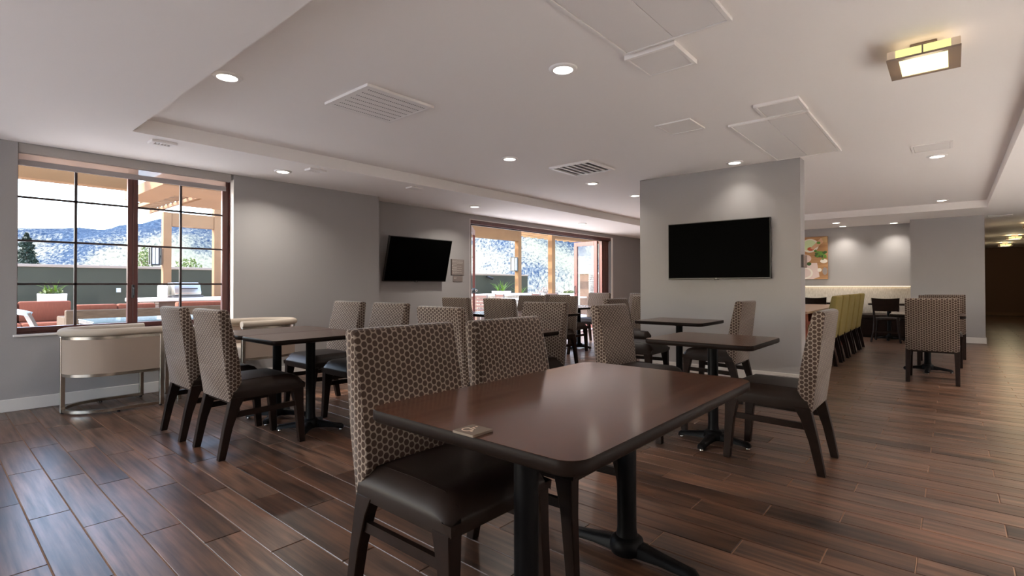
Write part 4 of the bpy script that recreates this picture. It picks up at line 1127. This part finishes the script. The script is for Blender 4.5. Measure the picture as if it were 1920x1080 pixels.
bm = bmesh.new(); tube(bm, [(0.26, -0.18, 0.2), (0.29, -0.18, 0.19), (0.29, 0.13, 0.19), (0.26, 0.13, 0.2)], 0.012); obj('handle', bm, M['black'], gr)
obj('fire_box', boxes((-0.26, -0.30, 0.0, 0.25, 0.26, 0.04)), M['sling'], gr, smooth=None)
obj('end_cap', boxes((-0.2, -0.47, 0.0, 0.15, -0.37, 0.26), bev=0.02), M['white_metal'], gr)
sc_ = thing('stone_counter', 'stacked-stone patio counter with a pale cap seen through the doorway', 'counter', (-12.0, 13.7, ZG))
obj('core', boxes((-0.5, -1.6, 0, 0.0, 1.9, 0.80)), M['board'], sc_, smooth=None)
obj('countertop', boxes((-0.6, -1.7, 0.80, 0.1, 2.0, 0.87), bev=0.008), M['stone_cap'], sc_)
stone_block(sc_, 0.0, 0.04, -1.6, 1.9, 0.22, 0.80, 3)
pier = thing('stone_pier', 'stacked-stone pier seen through the glass of the folded door', 'pier', (-10.9, 18.2, ZG))
obj('core', boxes((-0.4, -0.95, 0, 0.0, 0.95, 1.62)), M['board'], pier, smooth=None)
obj('cap', boxes((-0.45, -1.0, 1.62, 0.07, 1.0, 1.68), bev=0.008), M['stone_cap'], pier)
stone_block(pier, 0.0, 0.04, -0.95, 0.95, 0.5, 1.62, 4)
def patio_chair(x, y, rz, label):
    t = thing('slatted_chair', label, 'chair', (x, y, ZG), rz, 'red-brown slatted patio chairs')
    obj('seat', boxes((-0.24, -0.22, 0.42, 0.24, 0.24, 0.46), bev=0.006), M['redwood'], t)
    for k in range(4): obj('slat', boxes((-0.24, -0.25, 0.52+k*0.095, 0.24, -0.22, 0.59+k*0.095), bev=0.004), M['redwood'], t)
    for a in (-1, 1):
        obj('leg', boxes((a*0.22-0.018, -0.25, 0, a*0.22+0.018, -0.215, 0.90)), M['sling'], t, smooth=None)
        obj('leg', boxes((a*0.22-0.018, 0.20, 0, a*0.22+0.018, 0.235, 0.62)), M['sling'], t, smooth=None)
        obj('armrest', boxes((a*0.22-0.03, -0.23, 0.62, a*0.22+0.03, 0.25, 0.65)), M['redwood'], t, smooth=None)
for i, (x, y, rz, lab) in enumerate([(-10.6, 11.0, 0.3, 'slatted patio chair nearest the open door latch'), (-10.9, 12.3, -0.2, 'slatted patio chair before the stacked-stone counter'),
                     (-10.9, 13.6, 2.9, 'slatted patio chair below the pergola post with the lantern'), (-10.8, 14.9, 0.1, 'slatted patio chair below the striped pergola post')]):
    patio_chair(x, y, rz, lab)
for i, (x, y, lab) in enumerate([(-9.9, 11.9, 'white-topped patio table nearer the open door latch'), (-9.9, 14.4, 'white-topped patio table beyond, seen past the folded door')]):
    t = thing('patio_table', lab, 'table', (x, y, ZG), 0, 'patio dining tables')
    obj('tabletop', boxes((-0.45, -0.45, 0.74, 0.45, 0.45, 0.78), bev=0.006), M['stone_cap'], t)
    bm = bmesh.new(); lathe(bm, [(0.25, 0), (0.24, 0.03), (0.04, 0.06), (0.04, 0.74)], seg=16); obj('pedestal', bm, M['sling'], t)

# ------------------------------------------------------------------ vegetation and hills
random.seed(21)
def conifer(x, y, z0, h, r, label):
    t = thing('conifer', label, 'tree', (x, y, z0))
    bm = bmesh.new(); tube(bm, [(0, 0, 0), (0, 0, h*0.95)], [h*0.03, h*0.005], 6); obj('trunk', bm, M['bark'], t)
    bm = bmesh.new()
    for k in range(26):
        u = k/25; z = h*(0.05+0.93*u); rr = r*(1-u)**0.8*random.uniform(0.75, 1.1)
        for j in range(9):
            a = random.uniform(0, 2*PI)
            leaf_cloud(bm, (math.cos(a)*rr*0.55, math.sin(a)*rr*0.55, z-0.06*h*(1-u)), (rr*0.45+0.03, rr*0.45+0.03, h*0.035), 14, h*0.035)
    obj('foliage', bm, M['leaf_dark'], t, kind='stuff', smooth=None)
def bush(name, x, y, z0, rad, n, s, mat, label):
    t = thing(name, label, 'shrub', (x, y, z0))
    bm = bmesh.new()
    for k in range(5):
        a = random.uniform(0, 2*PI); tube(bm, [(0, 0, 0), (math.cos(a)*rad[0]*0.5, math.sin(a)*rad[1]*0.5, rad[2]*1.4)], [0.04*rad[2], 0.012*rad[2]], 5)
    obj('stem', bm, M['bark'], t)
    bm = bmesh.new(); leaf_cloud(bm, (0, 0, rad[2]*1.05), rad, n, s); obj('foliage', bm, mat, t, kind='stuff', smooth=None)
conifer(-40, 4.0, 1.4, 2.75, 1.15, 'dark conifer rising behind the patio wall at the window edge')
bush('flowering_tree', -58, 14.0, 2.0, (0.9, 0.9, 1.5), 420, 0.16, M['leaf_pale'], 'pale round tree behind the wall beside the window lantern')
bush('hillside_bush', -58, 17.6, 1.2, (1.4, 1.5, 1.5), 420, 0.18, M['leaf_pale'], 'green bush behind the wall between the two window posts')
for i, (x, y, r, lab) in enumerate([(-25, 33.5, 1.3, 'bare grey brush beside the end of the patio wall'), (-25, 36.5, 1.0, 'bare grey brush just before the striped pergola post'),
                       (-25, 42.0, 1.2, 'bare grey brush seen just past the striped pergola post')]):
    bush('bare_shrub', x, y, -0.4, (r, r, r*0.62), 520, 0.10, M['twig'], lab)

def ridge(az):     # ridge elevation (tangent) against azimuth, degrees left of +Y
    pts = [(-40, .09), (20, .11), (30, .12), (38, .135), (46, .130), (56, .115), (66, .100), (72, .100), (75, .099), (78, .096), (81, .085), (84, .074), (88, .066), (100, .05), (140, .05)]
    for (a, e), (b, g) in zip(pts, pts[1:]):
        if a <= az <= b:
            u = (az-a)/(b-a); u = u*u*(3-2*u); return e+(g-e)*u
    return .05
from mathutils import noise as mn
bm = bmesh.new(); rows = []
NA, NR = 150, 70
for j in range(NR+1):
    r = 17+(420-17)*(j/NR)**1.6; row = []
    for i in range(NA+1):
        az = -10+130*i/NA; a = R(az)
        x, y = -math.sin(a)*r, math.cos(a)*r
        u = max(0, min(1, (r-70)/280)); s = u*u*(3-2*u)
        h = ridge(az)*350*s - 2.2*max(0, min(1, (r-17)/12))*(1-s) - 0.35
        knoll = math.exp(-((az-40)/7.5)**2-((r-170)/55)**2)*9.5 + math.exp(-((az-76)/9)**2-((r-190)/60)**2)*5.0
        h += knoll
        h += (mn.fractal(Vector((x, y, 0))*0.012, 1.0, 2.0, 5)*9.0)*min(1, r/220)*(0.35 + 0.65*(1-abs(s-0.5)*0.6))*min(1, max(0, (r-30)/90))
        h += mn.noise(Vector((x, y, 3))*0.15)*0.5*min(1, max(0, (r-40)/90))
        row.append(bm.verts.new((x, y, h)))
    rows.append(row)
for j in range(NR):
    for i in range(NA): bm.faces.new((rows[j][i], rows[j][i+1], rows[j+1][i+1], rows[j+1][i]))
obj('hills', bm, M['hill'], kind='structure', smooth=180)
